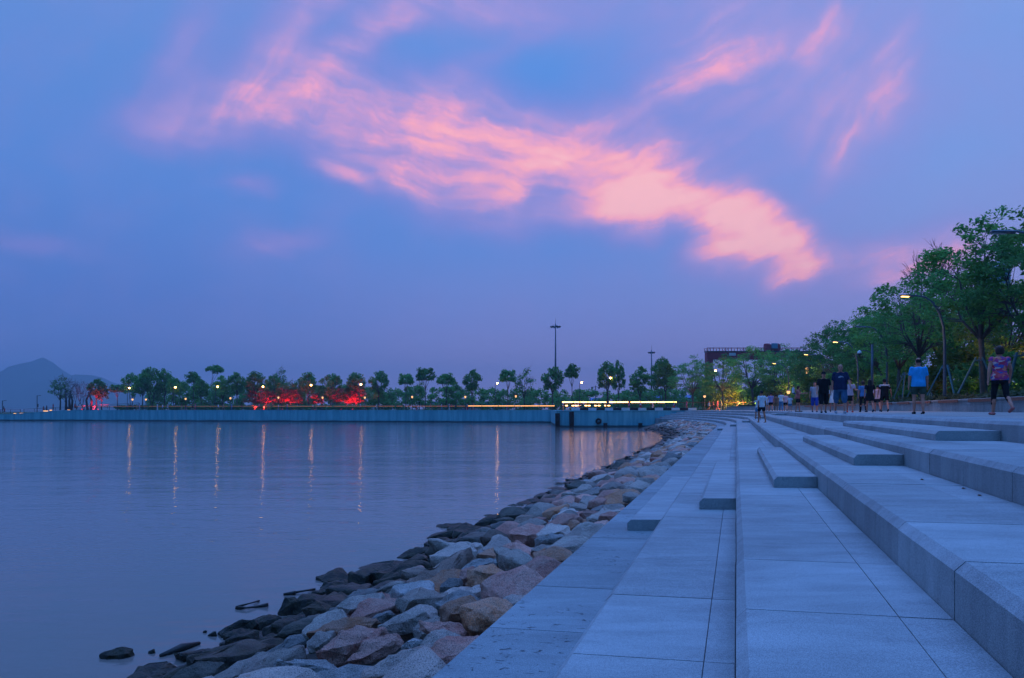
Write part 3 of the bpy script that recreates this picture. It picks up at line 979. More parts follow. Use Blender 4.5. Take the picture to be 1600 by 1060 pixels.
def hills():
    prof = [(-700, 628), (-500, 606), (-380, 617), (-250, 600), (-160, 603), (-90, 596), (-40, 588), (0, 583), (20, 577), (33, 570), (42, 562), (50, 570), (68, 579), (84, 588), (95, 590), (108, 584),
            (125, 585), (140, 589), (165, 598), (190, 610), (230, 622), (300, 630), (420, 634), (560, 636), (700, 640)]
    us = np.arange(-700, 701, 4.0)
    vv = np.interp(us, [p[0] for p in prof], [p[1] for p in prof])
    m = MB(); rows = 22; D0 = 3000.0
    vs = []
    for j in range(rows):
        D = D0 - 520 + j * 62.0
        f = (j - 10) / 10.0
        bell = max(0.0, 1 - abs((j - 9) / (9.5 if j < 9 else 12.5)) ** 1.35)
        for u, v in zip(us, vv):
            h = (640 - v) / F * D0 + 2.9
            x = (u - 800) / F * D0
            n = mnoise.fractal(Vector((x * .006, D * .006, 3.1)), 1.0, 2.0, 5)
            z = h * bell * (1 + (n * .55 if j != 9 else n * .05) * (1 - bell * .7)) - 2
            vs.append((x, D, z))
    n = len(us)
    fs = [(j * n + i, j * n + i + 1, (j + 1) * n + i + 1, (j + 1) * n + i) for j in range(rows - 1) for i in range(n - 1)]
    m.add(vs, fs)
    tag(m.build('hills', pmat('hill woodland', (.045, .075, .05), 1.0, spec=.05), smooth=True), kind='structure')


hills()

# ------------------------------------------------------------------ quay furniture
RUB = pmat('black rubber', (.012, .012, .014), .6)
for (u, v0, v1, wd, lab) in ((871, 646, 668, .75, 'tall black rubber fender at the left corner of the nearer quay'), (893, 643.5, 668, .72, 'tallest black rubber fender, second from the corner of the nearer quay'),
                             (945.5, 661, 669, .62, 'short black fender at the water near the round tyre'), (1000, 661.5, 669, .62, 'short black fender at the water nearest the boulders')):
    x = (u - CX) / F * 112; e = empty('fender', (x, 111.75, 0), 0, lab, 'fender', 'rubber fenders on the nearer quay')
    z0, z1 = -.3, zat(v0, 112)
    m = MB(); m.extrude([(-wd / 2, -.16), (-wd / 2 + .1, -.26), (wd / 2 - .1, -.26), (wd / 2, -.16), (wd / 2, .12), (-wd / 2, .12)], lambda t_, s, z: (s, z, t_), z0, z1); m.build('rubber_block', RUB, e)
    m = MB()
    for zz in np.arange(max(z0, .1) + .1, z1 - .05, .42): m.box(-wd / 2 - .02, wd / 2 + .02, -.285, .10, zz, zz + .07)
    m.build('bracket', pmat('rusted steel', (.05, .035, .03), .8), e)
m = MB(); c0 = Vector(((935 - CX) / F * 112, 111.78, zat(658.5, 112)))
for k in range(24):
    pass
ring = [c0 + Vector((.34 * math.cos(a * math.pi / 12), 0, .34 * math.sin(a * math.pi / 12))) for a in range(25)]
m.tube(ring, .17, 10, caps=False)
tag(m.build('tyre', RUB, smooth=True), 'round black tyre hung on the nearer quay wall', 'tyre')

km = MB(); mi_ = []
KW, KB = pmat('kerb white', (.72, .72, .74), .6), pmat('kerb black', (.02, .02, .022), .6)
for i in range(15):
    x0, x1 = (893 + i * 13.0 - CX) / F * 112.3, (893 + (i + 1) * 13.0 - CX) / F * 112.3
    n0 = len(km.f); km.bbox((x0 + x1) / 2, 112.35, ZQ + .20, x1 - x0 - .01, .32, .40, .03); mi_ += [i % 2] * (len(km.f) - n0)
me = km.mesh('kerb'); me.materials.append(KW); me.materials.append(KB); me.polygons.foreach_set('material_index', mi_)
tag(link('kerb', me), 'black and white striped kerb along the edge of the nearer quay', 'kerb')

WARM = lin(255, 190, 110)
LEDM = emat('warm led', (1.0, 0.45, 0.12), 11.0)
LEDD = emat('dim warm led', (1.0, 0.32, 0.16), .35)
LEDS = emat('soft warm led', (1.0, 0.42, 0.14), 2.0)
STEEL = pmat('painted steel', (.10, .11, .12), .45, .3)
STEELG = pmat('grey steel', (.10, .14, .18), .4, .3)
WOODR = pmat('red-brown timber', (.30, .10, .06), .6)


def lit_rail(p, q, zb, h, label, step=1.5, gap=0.12, dim=False, strip_h=.13, double=False, seed=1):
    p, q = Vector(p + (0,)), Vector(q + (0,)); d = (q - p); L = d.length; d /= L
    e = empty('lit_railing', (p.x, p.y, zb), math.atan2(d.y, d.x), label, 'railing')
    m = MB(); n = round(L / step)
    for i in range(n + 1): m.box(L * i / n - .04, L * i / n + .04, -.04, .04, 0, h)
    m.build('post', STEEL, e)
    m = MB(); m.bbox(L / 2, 0, h + .05, L + .2, .34, .09, .02); m.box(0, L, -.02, .02, .25, .29); m.box(0, L, -.02, .02, .6, .64); m.build('rail', STEEL, e)
    r_ = random.Random(seed); x = .1; m = MB()
    while x < L - .5:
        l = min(r_.uniform(1.2, 4.5), L - x); m.box(x, x + l - gap, -.09, -.03, h - strip_h, h - .003); x += l + (r_.random() < .3) * .35
    m.build('light_strip', LEDD if dim else LEDM if double else LEDS, e)
    if double:
        m = MB(); x = .6
        while x < L * .45: m.box(x, x + .42, -.09, -.03, h - .74, h - .62); x += r_.choice((.55, .6, 1.1))
        m.build('light_strip', LEDM, e)
    return e


lit_rail((8.5, 118.5), (28.2, 118.5), 2.71, 1.52, 'bright warm light-strip railing above the striped kerb, two rows of lights at its left', double=True, strip_h=.17, seed=3)
lit_rail((-10.0, 157.0), (9.5, 153.0), 2.71, 1.05, 'lower warm light-strip railing left of the bright one, over the far quay', seed=5, strip_h=.15)
lit_rail((-60.0, 167.0), (-10.5, 157.2), 2.71, 0.98, 'dim reddish lit railing along the far quay path', step=2.5, dim=True, strip_h=.09, seed=7)
lit_rail((-112.0, 178.4), (-60.5, 167.4), 2.71, 0.98, 'faint brown railing with a thin lit strip at the left of the far quay', step=2.5, dim=True, strip_h=.05, seed=8)


def railing(p, q, zb0, zb1, h, label, step=1.6, picket=False):
    p, q = Vector(p + (0,)), Vector(q + (0,)); d = (q - p); L = d.length; d /= L
    e = empty('railing', (p.x, p.y, zb0), math.atan2(d.y, d.x), label, 'railing')
    sl = (zb1 - zb0) / L
    m = MB(); n = round(L / step)
    for i in range(n + 1):
        x = L * i / n; m.box(x - .04, x + .04, -.04, .04, sl * x - .05, sl * x + h)
    m.build('post', STEEL, e)
    m = MB()
    m.extrude([(-.07, h), (.07, h), (.07, h + .07), (-.07, h + .07)], lambda t_, s, z: (t_, s, z + sl * t_), -.1, L + .1)
    m.build('handrail', WOODR if picket else STEEL, e)
    m = MB()
    for zz in (.25, .5, .75, 1.0):
        if zz < h - .1: m.extrude([(-.015, zz), (.015, zz), (.015, zz + .03), (-.015, zz + .03)], lambda t_, s, z: (t_, s, z + sl * t_), 0, L)
    m.build('wire', STEEL, e)
    return e


railing((25.0, 112.9), (46.0, 113.2), ZQ, ZQ, 1.25, 'dark post railing with wooden handrail on the quay behind the boulders', 1.5, True)
railing((-190.0, 179), (-126.0, 178), 1.62, 1.74, 1.1, 'dark railing on the low tail of the quay at far left', 2.6)
railing((-125.8, 179), (-97.0, 180.5), 1.9, 3.6, 1.0, 'dark railing climbing the grassy ramp at far left', 2.6)

# benches of planter along the promenade
pbench = empty('planter_bench', tuple(path(30, BEN, 2.8)), 0, 'long grey stone planter bench with red-brown seat strips beside the promenade', 'bench')
off = Vector(pbench.location)
lf = lambda t_, s, z: tuple(path(t_, s, z) - off)
m = MB(); ti = -3
while ti < 112:
    m.extrude([(BEN, 2.70), (BEN + .5, 2.70), (BEN + .5, 3.26), (BEN, 3.26)], lf, ti + .006, ti + 1.994, 1); ti += 2
m.build('wall', GRAN_ST if False else GRAN, pbench)
m = MB(); ti = -3
while ti < 112:
    m.extrude([(BEN - .05, 3.262), (BEN + .6, 3.262), (BEN + .6, 3.335), (BEN - .03, 3.335), (BEN - .05, 3.315)], lf, ti + .004, ti + 1.996, 1); ti += 2
m.build('cap', PAVE, pbench)
ti = 12.0
while ti < 80:
    m = MB(); ln = 3.0
    for k in range(2): m.extrude([(BEN - .085, 3.20 + k * .062), (BEN - .052, 3.20 + k * .062), (BEN - .052, 3.255 + k * .062), (BEN - .085, 3.255 + k * .062)], lf, ti, ti + ln)
    m.build('seat_strip', WOODR, pbench); ti += 4.4
sb_ = MB()
sb_.extrude([(BEN + .58, 2.60), (60, 2.60), (60, 3.26), (12, 3.36), (BEN + .58, 3.26)], path, -6, 110, 50)
tag(sb_.build('planting_bed', pmat('soil', (.05, .045, .035), .95)), kind='structure')

# ------------------------------------------------------------------ lamps
HEADM = emat('lamp led', (1.0, 0.55, 0.14), 6.0)
OFFM = pmat('unlit lens', (.45, .47, .5), .3)
POLEM = pmat('lamp pole', (.11, .14, .18), .45, .3)


def street_lamp(t_, label, lit, arm=1.75, H=5.75):
    b = path(t_, BEN + .72, 3.26)
    d = path(t_, BEN - 1, 0) - path(t_, BEN, 0)
    e = empty('street_lamp', b, math.atan2(d.y, d.x), label, 'street lamp', 'curved street lamps along the promenade')
    hz = 2.8 + H - 3.26
    pts = [(0, 0, 0), (0, 0, .6), (0, 0, hz * .55), (.05, 0, hz * .70), (.22, 0, hz * .83), (.5, 0, hz * .93), (.85, 0, hz * .985), (arm - .45, 0, hz + .03)]
    m = MB(); m.tube(pts, [.085, .08, .068, .062, .056, .05, .045, .04], 10); m.build('pole', POLEM, e, smooth=True)
    m = MB(); m.bbox(0, 0, .02, .34, .34, .04, .01); m.build('base_plate', POLEM, e)
    M = Matrix.Translation((arm - .12, 0, hz + .035)) @ Matrix.Rotation(R(-5), 4, 'Y')
    m = MB(); m.bbox(0, 0, 0, .72, .26, .075, .03, M); h = m.build('lamp_head', POLEM, e)
    m = MB(); m.bbox(.10, 0, -.052, .34, .16, .03, .008, M); m.build('lens', HEADM if lit else OFFM, h)
    if lit:
        L = bpy.data.lights.new('lamp_light', 'SPOT'); L.energy = 260; L.color = (1, .60, .28); L.spot_size = R(140); L.spot_blend = .6; L.shadow_soft_size = .15
        lo = bpy.data.objects.new('lamp_light', L); COL.objects.link(lo); lo.parent = e; lo.location = (arm, 0, hz - .08)
    return e


street_lamp(26.0, 'unlit curved lamp at the right edge, only its head in view among leaves', False)
street_lamp(39.1, 'tall curved lamp with a glowing head between the man in blue and the woman', True)
street_lamp(52.8, 'unlit curved lamp behind the couple in black', False)
street_lamp(63.6, 'curved lamp with a glowing head above the big man in navy', True)
street_lamp(76.5, 'small far curved lamp with a glowing head among the trees', True)
street_lamp(90.0, 'farthest curved lamp with a glowing head, low among the trees', True)

e = empty('camera_pole', atD(1363, 46, 3.2), 0, 'grey post with a side arm carrying a white dome camera behind the walkers', 'camera pole')
m = MB(); m.tube([(0, 0, 0), (0, 0, 4.0)], [.09, .075], 10); m.build('pole', POLEM, e, smooth=True)
m = MB(); m.tube([(0, 0, 3.45), (-.45, 0, 3.6), (-.85, 0, 3.62)], .03, 6); m.build('arm', POLEM, e)
m = MB(); m.lathe([(.02, .0), (.10, -.05), (.13, -.14), (.15, -.22)], 14, (-.85, 0, 3.62)); m.build('dome', pmat('white plastic', (.8, .82, .85), .4), e, smooth=True)
m = MB(); m.lathe([(.14, -.221), (.11, -.30), (.04, -.34)], 14, (-.85, 0, 3.62)); m.build('lens', pmat('dark lens', (.02, .02, .03), .15), e, smooth=True)

GLOBE = emat('globe light', (1.0, 0.48, 0.13), 34.0)
LANT = emat('lantern light', (1.0, 0.50, 0.20), 1.5)


def park_lamp_proto():
    e = empty('park_lamp', (0, 0, 0))
    m = MB(); m.tube([(0, 0, 0), (0, 0, 5.3)], [.09, .06], 6); m.tube([(0, 0, 5.25), (.28, 0, 5.6), (.5, 0, 5.62)], .035, 5); m.build('pole', STEEL, e)
    m = MB(); m.lathe([(.04, -.17), (.15, -.12), (.20, 0), (.15, .11), (.04, .15)], 10, (.5, 0, 5.5)); m.build('globe', GLOBE, e, smooth=True)
    m = MB(); m.lathe([(.24, .16), (.16, .26), (.03, .30)], 10, (.5, 0, 5.5)); m.build('cap', STEEL, e, smooth=True)
    return e


def lantern_proto():
    e = empty('lantern_post', (0, 0, 0))
    m = MB(); m.tube([(0, 0, 0), (0, 0, 2.7)], [.08, .06], 6); m.build('pole', STEEL, e)
    m = MB(); m.lathe([(.08, 0), (.18, .12), (.22, .40), (.20, .46)], 8, (0, 0, 2.7)); m.build('lantern', LANT, e, smooth=True)
    m = MB(); m.lathe([(.27, .465), (.24, .52), (.06, .66)], 8, (0, 0, 2.7)); m.build('roof', STEEL, e, smooth=True)
    return e


PL = [(202, 606.5, 180, 'park lamp globe at the left edge of the big far tree group'), (274, 605.5, 178, 'park lamp globe in the right half of the big far tree group'), (340, 604.5, 176, 'park lamp globe under the tall umbrella tree'),
      (411, 604.5, 174, 'park lamp globe over the leftmost red-lit trunks'), (486, 602, 172, 'park lamp globe right of the widest red glow'), (564, 601, 170, 'park lamp globe over the right-hand red glow'),
      (777, 599, 166, 'park lamp globe standing clear of trees above the far lit railing'), (909, 598, 160, 'park lamp globe between the floodlight mast and the round trees'), (954, 591, 150, 'park lamp globe in front of a round crown above the bright railing'),
      (1118, 580, 132, 'park lamp globe in front of the red gantry leg')]
pp = park_lamp_proto()
for i, (u, v, D, lab) in enumerate(PL):
    hgt = zat(v, D) - 2.7; sc = hgt / 5.5
    loc = atD(u - .5 * F / D, D, 2.70)
    o = pp if i == 0 else dup(pp, loc, 0, lab)
    o.location = loc; o.scale = (1, 1, sc); tag(o, lab, 'lamp', 'globe lamps along the far quay')
LP = [(207, 624, 'low lantern at the left end of the far tree group'), (228, 624, 'low lantern second from left among the far trees'), (290, 623, 'low lantern before the middle of the far tree group'),
      (360, 622, 'low lantern left of the red-lit trunks'), (435, 621, 'low lantern between the two brightest red trunks'), (504, 621, 'low lantern in the dark gap between the red glows'), (570, 621, 'low lantern at the right end of the red glow'),
      (644, 620, 'low lantern below the gap between two umbrella trees'), (727, 620, 'low lantern beside the blue hoarding'), (806, 619, 'low lantern over the far lit railing'),
      (1232, 612, 'low warm lantern right of the pale shirts, in the promenade trees'), (1261, 578, 'high small warm lantern in the promenade trees'), (1101, 619, 'faint lantern left of the red gantry leg'), (1504, 594, 'small warm lantern under the trees between the man in blue and the woman')]
lp = lantern_proto()
for i, (u, v, lab) in enumerate(LP):
    D = 168 if u < 900 else (84 if u in (1232, 1261) else 120 if u == 1101 else 52)
    sc = (zat(v, D) - 2.8) / 2.95
    loc = atD(u, D, 2.70)
    o = lp if i == 0 else dup(lp, loc, 0, lab)
    o.location = loc; o.scale = (1, 1, sc); tag(o, lab, 'lantern', 'low lanterns under the trees')


def flood_mast(u, D, vtop, label, ringn=8, r=1.4):
    H = zat(vtop, D) - 2.7
    e = empty('floodlight_mast', atD(u, D, 2.7), 0, label, 'floodlight mast')
    m = MB(); m.tube([(0, 0, 0), (0, 0, H)], [.42, .16], 10); m.build('pole', STEELG, e, smooth=True)
    m = MB()
    m.tube([(r * .8 * math.cos(a * math.pi / 6), r * .8 * math.sin(a * math.pi / 6), H - .9) for a in range(13)], .09, 6, False)
    for a in range(4): m.tube([(0, 0, H - .7), (r * .8 * math.cos(a * math.pi / 2), r * .8 * math.sin(a * math.pi / 2), H - .9)], .07, 5)
    m.build('ring', STEELG, e)
    for k in range(ringn):
        a = 2 * math.pi * k / ringn + .2
        M = Matrix.Translation((r * math.cos(a), r * math.sin(a), H - 1.0)) @ Matrix.Rotation(a, 4, 'Z') @ Matrix.Rotation(R(35), 4, 'Y')
        m = MB(); m.bbox(0, 0, 0, .3, .62, .55, .05, M); m.build('floodlight', STEELG, e)
    m = MB(); m.tube([(0, 0, H), (0, 0, H + 1.6)], .05, 5); m.build('lightning_rod', STEELG, e)
    return e


flood_mast(868, 215, 506, 'very tall thin floodlight mast rising behind the middle trees', 8, 1.45)
flood_mast(1018, 250, 547, 'shorter floodlight mast behind the trees left of the red gantry', 8, 1.1)
e = empty('lamp_post', atD(930.5, 190, 2.7), 0, 'unlit double-armed lamp post in the gap right of the tall mast', 'lamp post')
H = zat(603, 190) - 2.7
m = MB(); m.tube([(0, 0, 0), (0, 0, H)], .1, 6); m.tube([(-.9, 0, H - .5), (0, 0, H - .2), (.9, 0, H - .5)], .06, 5); m.build('pole', STEEL, e)
for s in (-1, 1): m = MB(); m.lathe([(.05, .3), (.3, .1), (.22, -.25), (.05, -.35)], 8, (s * .95, 0, H - .55)); m.build('lamp_shade', STEEL, e, smooth=True)
for (u, v, lab) in ((58, 617, 'dark lamp post with small side boxes on the ramp before the mountain'), (4, 625, 'dark lamp post at the extreme left edge')):
    D = 182; H = zat(v, D) - 2.0
    e = empty('lamp_post', atD(u, D, 1.8), 0, lab, 'lamp post')
    m = MB(); m.tube([(0, 0, 0), (0, 0, H)], .1, 6); m.tube([(0, 0, H - .1), (.7, 0, H)], .06, 5); m.build('pole', STEEL, e)
    m = MB(); m.bbox(.75, 0, H, .5, .2, .12, .03); m.build('lamp_head', STEEL, e)
    m = MB(); m.bbox(.16, 0, H * .45, .3, .3, .8, .04); m.build('control_box', STEEL, e)
# ground lights at the ramp
for (u, v, wd, lab) in ((24, 646.3, .7, 'leftmost warm ground light on the ramp wall'), (35, 646.0, 1.2, 'second warm ground light on the ramp wall'), (72, 642.2, 1.3, 'warm ground light pair where the ramp meets the quay'), (80, 641.0, .6, 'small warm ground light right of the ground light pair'), (108, 640.8, .7, 'bright round ground light below the bare trunks')):
    p = atD(u, 177.0 if u < 100 else 176.6, 0); z = zat(v, 176)
    e = empty('ground_light', (p.x, p.y, z - .35), 0, lab, 'ground light', 'warm ground lights on the far quay')
    m = MB(); m.bbox(0, 0, .12, wd, .3, .24, .04); m.build('housing', STEEL, e)
    m = MB(); m.bbox(0, -.17, .30, wd * .9, .18, .2, .03); m.build('lens', LANT, e)
rl = [(392, .2), (398, 0), (412, 0), (416, .3), (441, 0), (449, .4), (461, .1), (493, 0), (533, 0), (543, .3), (551, .2), (561, .2), (146, 0), (153, .1), (128, .2)]
REDM = emat('red lens', (1.0, 0.03, 0.05), 5.0)
for i, (u, dy) in enumerate(rl):
    D = 176 + dy * 8 + (4 if u < 200 else 0)
    e = empty('red_uplight', atD(u, D - 3.2, 2.7), 0, (f'{["first","second","third","fourth","fifth","sixth","seventh","eighth","ninth","tenth","eleventh","twelfth"][i]} red uplight from the left in the red-lit shrubs' if u > 200 else ["red uplight under the green-topped tree at the left", "red uplight right of the green-topped tree", "red ground spot among the bare left trunks"][i - 12]), 'uplight', 'red uplights under the far trees')
    m = MB(); m.bbox(0, 0, .1, .3, .3, .2, .04); m.build('housing', STEEL, e)
    m = MB(); m.lathe([(.13, 0), (.15, .05), (.10, .09)], 8, (0, 0, .2)); m.build('lens', REDM, e, smooth=True)
    L = bpy.data.lights.new('red_light', 'SPOT'); L.energy = 2100 if u > 200 else 2500; L.color = (1, .015, .03); L.spot_size = R(95); L.spot_blend = .7; L.shadow_soft_size = .15
    lo = bpy.data.objects.new('red_light', L); COL.objects.link(lo); lo.parent = e; lo.location = (0, 0, .45); lo.rotation_euler = (R(180 - 38), 0, 0)

# ------------------------------------------------------------------ red gantry, tower, cabins
REDP = pmat('dark red paint', (.42, .022, .045), .55)
GD = 250.0
gx = lambda u: (u - CX) / F * GD
g0 = empty('gantry_crane', (gx(1103), GD, 2.7), 0, 'dark red portal gantry with railed top beam rising behind the trees', 'gantry crane')
zz = lambda v: zat(v, GD) - 2.7
W = gx(1262) - gx(1103)
m = MB(); m.bbox(1.1, 0, zz(562) / 2, 2.2, 3, zz(562), .1); m.build('leg', REDP, g0)
m = MB(); m.bbox(W - 1.1, 0, zz(562) / 2, 2.2, 3, zz(562), .1); m.build('leg', REDP, g0)
m = MB(); m.bbox(W / 2, 0, (zz(562) + zz(551)) / 2, W, 3.4, zz(551) - zz(562), .1); m.box(0, W, -1.75, -1.71, zz(557), zz(556)); bm_ = m.build('beam', REDP, g0)
m = MB(); m.bbox(W / 2, 0, zz(550) + .02, W + .3, 3.8, .3, .05); m.build('walkway', pmat('dark steel', (.06, .04, .06), .6), g0)
m = MB(); n = 17
for s in (-1.8, 1.8):
    m.box(0, W, s - .1, s + .1, zz(544.5), zz(544))
    for i in range(n + 1): m.box(W * i / n - .1, W * i / n + .1, s - .08, s + .08, zz(550), zz(544.2))
    for i in range(n):
        if i % 3 == 0: m.tube([(W * i / n, s, zz(550)), (W * (i + .5) / n, s, zz(544.5))], .08, 4)
m.build('railing', REDP, g0)
m = MB(); m.bbox(gx(1206) - gx(1103), -.2, zz(544), 5.2, 3, zz(538.5) - zz(549), .15); m.build('machinery_house', REDP, g0)
m = MB(); m.bbox(gx(1207) - gx(1103), -1.9, zz(541.5), 2.1, .8, 1.9, .1); m.build('cabin', pmat('cabin glass', (.12, .28, .42), .15), g0)
m = MB()
for u_ in (1197, 1200, 1214): m.box(gx(u_) - gx(1103) - .5, gx(u_) - gx(1103) + .4, -1, 1, zz(541), zz(537.5))
m.build('winch', REDP, g0)
m = MB(); m.bbox(gx(1142) - gx(1103), -1.78, zz(554.5), 2.4, .1, 1.0, .03); m.build('sign_panel', pmat('pale panel', (.6, .62, .66), .5), g0)

GLA = pmat('tower glass', (.05, .16, .28), .12, .3, .7)
e = empty('glass_tower', atD(1550, 420, 2.7), R(12), 'slim blue glass tower with slanted top glimpsed through the tall right tree', 'tower')
TW, THh = 11.5, 90.0
m = MB(); m.add([(-TW / 2, -7, 0), (TW / 2, -7, 0), (TW / 2, 7, 0), (-TW / 2, 7, 0), (-TW / 2, -7, THh - 9), (TW / 2, -7, THh), (TW / 2, 7, THh), (-TW / 2, 7, THh - 9)], [(3, 2, 1, 0), (4, 5, 6, 7), (0, 1, 5, 4), (1, 2, 6, 5), (2, 3, 7, 6), (3, 0, 4, 7)]); m.build('facade', GLA, e)
m = MB()
for k in range(1, 22): m.box(-TW / 2 - .08, TW / 2 + .08, -7.08, 7.08, k * 3.7, k * 3.7 + .5)
m.build('floor_band', pmat('tower band', (.35, .45, .55), .4), e)
m = MB()
for k in range(6): m.box(-TW / 2 + k * TW / 5 - .09, -TW / 2 + k * TW / 5 + .09, -7.16, -7.0, 0, THh - 9 + 1.8 * k)
m.build('mullion', pmat('tower band', (.35, .45, .55), .4), e)

BLUR = pmat('blue roof sheet', (.03, .17, .42), .5); PALEB = pmat('pale blue sheet', (.26, .38, .50), .6)


def cabin(u0, u1, D, v0, vb, label, roofh=.9):
    x0, x1 = (u0 - CX) / F * D, (u1 - CX) / F * D; L = x1 - x0; h = zat(v0, D) - 2.7 - roofh
    e = empty('site_cabin', (x0, D, 2.7), 0, label, 'cabin')
    m = MB(); m.bbox(L / 2, 3, h / 2, L, 6, h, .03); m.build('wall', PALEB, e)
    m = MB(); m.extrude([(-.4, h + .003), (6.4, h + .003), (3, h + roofh)], lambda t_, s, z: (t_, s, z), -.4, L + .4); m.build('roof', BLUR, e)
    n = int(L / 3.2)
    for i in range(min(n, 9)):
        m = MB(); x = L * (i + .5) / min(n, 9); m.bbox(x, -.02, h * .58, 1.2, .08, h * .3, .01); m.build('window', pmat('cabin window', (.05, .08, .12), .2), e)
    return e


cabin(1003, 1048, 205, 617, 635, 'low cabin with bright blue roof under the round trees left')
cabin(1053, 1092, 205, 617, 635, 'low cabin with bright blue roof under the tree left of the gantry')
cabin(1150, 1178, 190, 614, 635, 'low blue-roofed cabin under the trees right of the gantry leg')
cabin(1196, 1222, 190, 615, 635, 'small blue-roofed cabin behind the walkers in pale shirts')
cabin(926, 946, 210, 622, 635, 'tiny blue-roofed cabin near the double lamp post')
m = MB()
hx0, hx1, HD = (668 - CX) / F * 200, (790 - CX) / F * 200, 200
n = 22
for i in range(n): m.bbox(hx0 + (hx1 - hx0) * (i + .5) / n, HD, 2.7 + 1.25, (hx1 - hx0) / n - .04, .06, 2.5, .02)
tag(m.build('hoarding', PALEB), 'pale blue sheet hoarding behind the people in the middle of the far quay', 'hoarding')

hz = MB(); hz.box(-3300, 3300, -500, 3900, -3.5, 232)
hm = bpy.data.materials.new('haze'); hm.use_nodes = True
g = NT(hm.node_tree)
pv_ = g.n('ShaderNodeVolumePrincipled'); pv_.inputs['Color'].default_value = (.75, .88, 1.0, 1); pv_.inputs['Density'].default_value = 4.2e-4; pv_.inputs['Anisotropy'].default_value = 0.0
o_ = g.n('ShaderNodeOutputMaterial'); g.l(pv_.outputs[0], o_.inputs['Volume'])
tag(hz.build('haze', hm), kind='stuff')
# ------------------------------------------------------------------ trees and planting
def leaf_mat(name, ca, cb, cy, yel=.12):
    m = bpy.data.materials.new(name)
    m.use_nodes = True
    g = NT(m.node_tree)
    p = g.n('ShaderNodeBsdfPrincipled'); p.inputs['Roughness'].default_value = .6; p.inputs['Specular IOR Level'].default_value = .25
    geo = g.n('ShaderNodeNewGeometry')
    pos = geo.outputs['Position']
    isl = geo.outputs['Random Per Island']
    c = g.mix(isl, ca, cb)
    patch = g.noise(pos, .55, 3.0, .6)
    c = g.mix(g.mrange(patch, .45, .62, 0, yel * 5), c, cy)
    rnd = g.n('ShaderNodeObjectInfo').outputs['Random']
    c = g.mix(1.0, c, g.mrange(rnd, 0, 1, .75, 1.25, False), 'MULTIPLY')
    g.l(c, p.inputs['Base Color'])
    tr = g.n('ShaderNodeBsdfTranslucent'); g.l(c, tr.inputs[0])
    mx = g.n('ShaderNodeMixShader'); mx.inputs[0].default_value = .45
    g.l(p.outputs[0], mx.inputs[1]); g.l(tr.outputs[0], mx.inputs[2])
    o = g.n('ShaderNodeOutputMaterial'); g.l(mx.outputs[0], o.inputs[0])
    MATS[name] = m
    return m


LEAF = leaf_mat('leaves', (.08, .27, .08, 1), (.17, .42, .12, 1), (.26, .42, .06, 1))
LEAFD = leaf_mat('dark leaves', (.06, .24, .07, 1), (.15, .44, .12, 1), (.24, .40, .06, 1), .08)
LEAFY = leaf_mat('yellow-green leaves', (.12, .22, .04, 1), (.20, .30, .06, 1), (.28, .30, .05, 1), .1)
LEAFR = leaf_mat('leaves tinted for red uplight', (.34, .13, .07, 1), (.46, .20, .12, 1), (.40, .16, .08, 1), .06)  # red glow of the uplights partly put into the leaf colour
GRS = leaf_mat('grasses', (.06, .10, .035, 1), (.16, .17, .09, 1), (.20, .17, .10, 1), .1)
BARK = pmat('bark', (.11, .10, .095), .9)
BARKD = pmat('dark bark', (.05, .045, .045), .9)
TWIG = pmat('twigs', (.16, .11, .11), .9)


def leaves_mesh(name, centers, radii, nper, size, seed, flat=.6, mat=None, shape=1.7):
    r = np.random.default_rng(seed)
    P = []
    for c, q in zip(centers, radii):
        n = int(nper)
        d = r.normal(size=(n, 3)); d /= np.linalg.norm(d, axis=1)[:, None]
        rad = q * r.random(n) ** .45
        pt = d * rad[:, None]; pt[:, 2] *= flat
        P.append(pt + np.array(c))
    P = np.concatenate(P)
    n = len(P)
    a = r.normal(size=(n, 3)); a[:, 2] = a[:, 2] * .55 - .15; a /= np.linalg.norm(a, axis=1)[:, None]
    b = r.normal(size=(n, 3)); b[:, 2] *= .5
    b -= a * (a * b).sum(1)[:, None]; b /= np.linalg.norm(b, axis=1)[:, None]
    s = size * r.uniform(.65, 1.3, n)[:, None]
    V = np.stack([P - a * s * .5 * shape, P + b * s * .42, P + a * s * .5 * shape, P - b * s * .42], 1).reshape(-1, 3)
    me = bpy.data.meshes.new(name)
    me.vertices.add(4 * n); me.vertices.foreach_set('co', V.astype(np.float32).ravel())
    me.loops.add(4 * n); me.loops.foreach_set('vertex_index', np.arange(4 * n, dtype=np.int32))
    me.polygons.add(n); me.polygons.foreach_set('loop_start', np.arange(0, 4 * n, 4, dtype=np.int32))
    me.update(calc_edges=True)
    if mat: me.materials.append(mat)
    return me


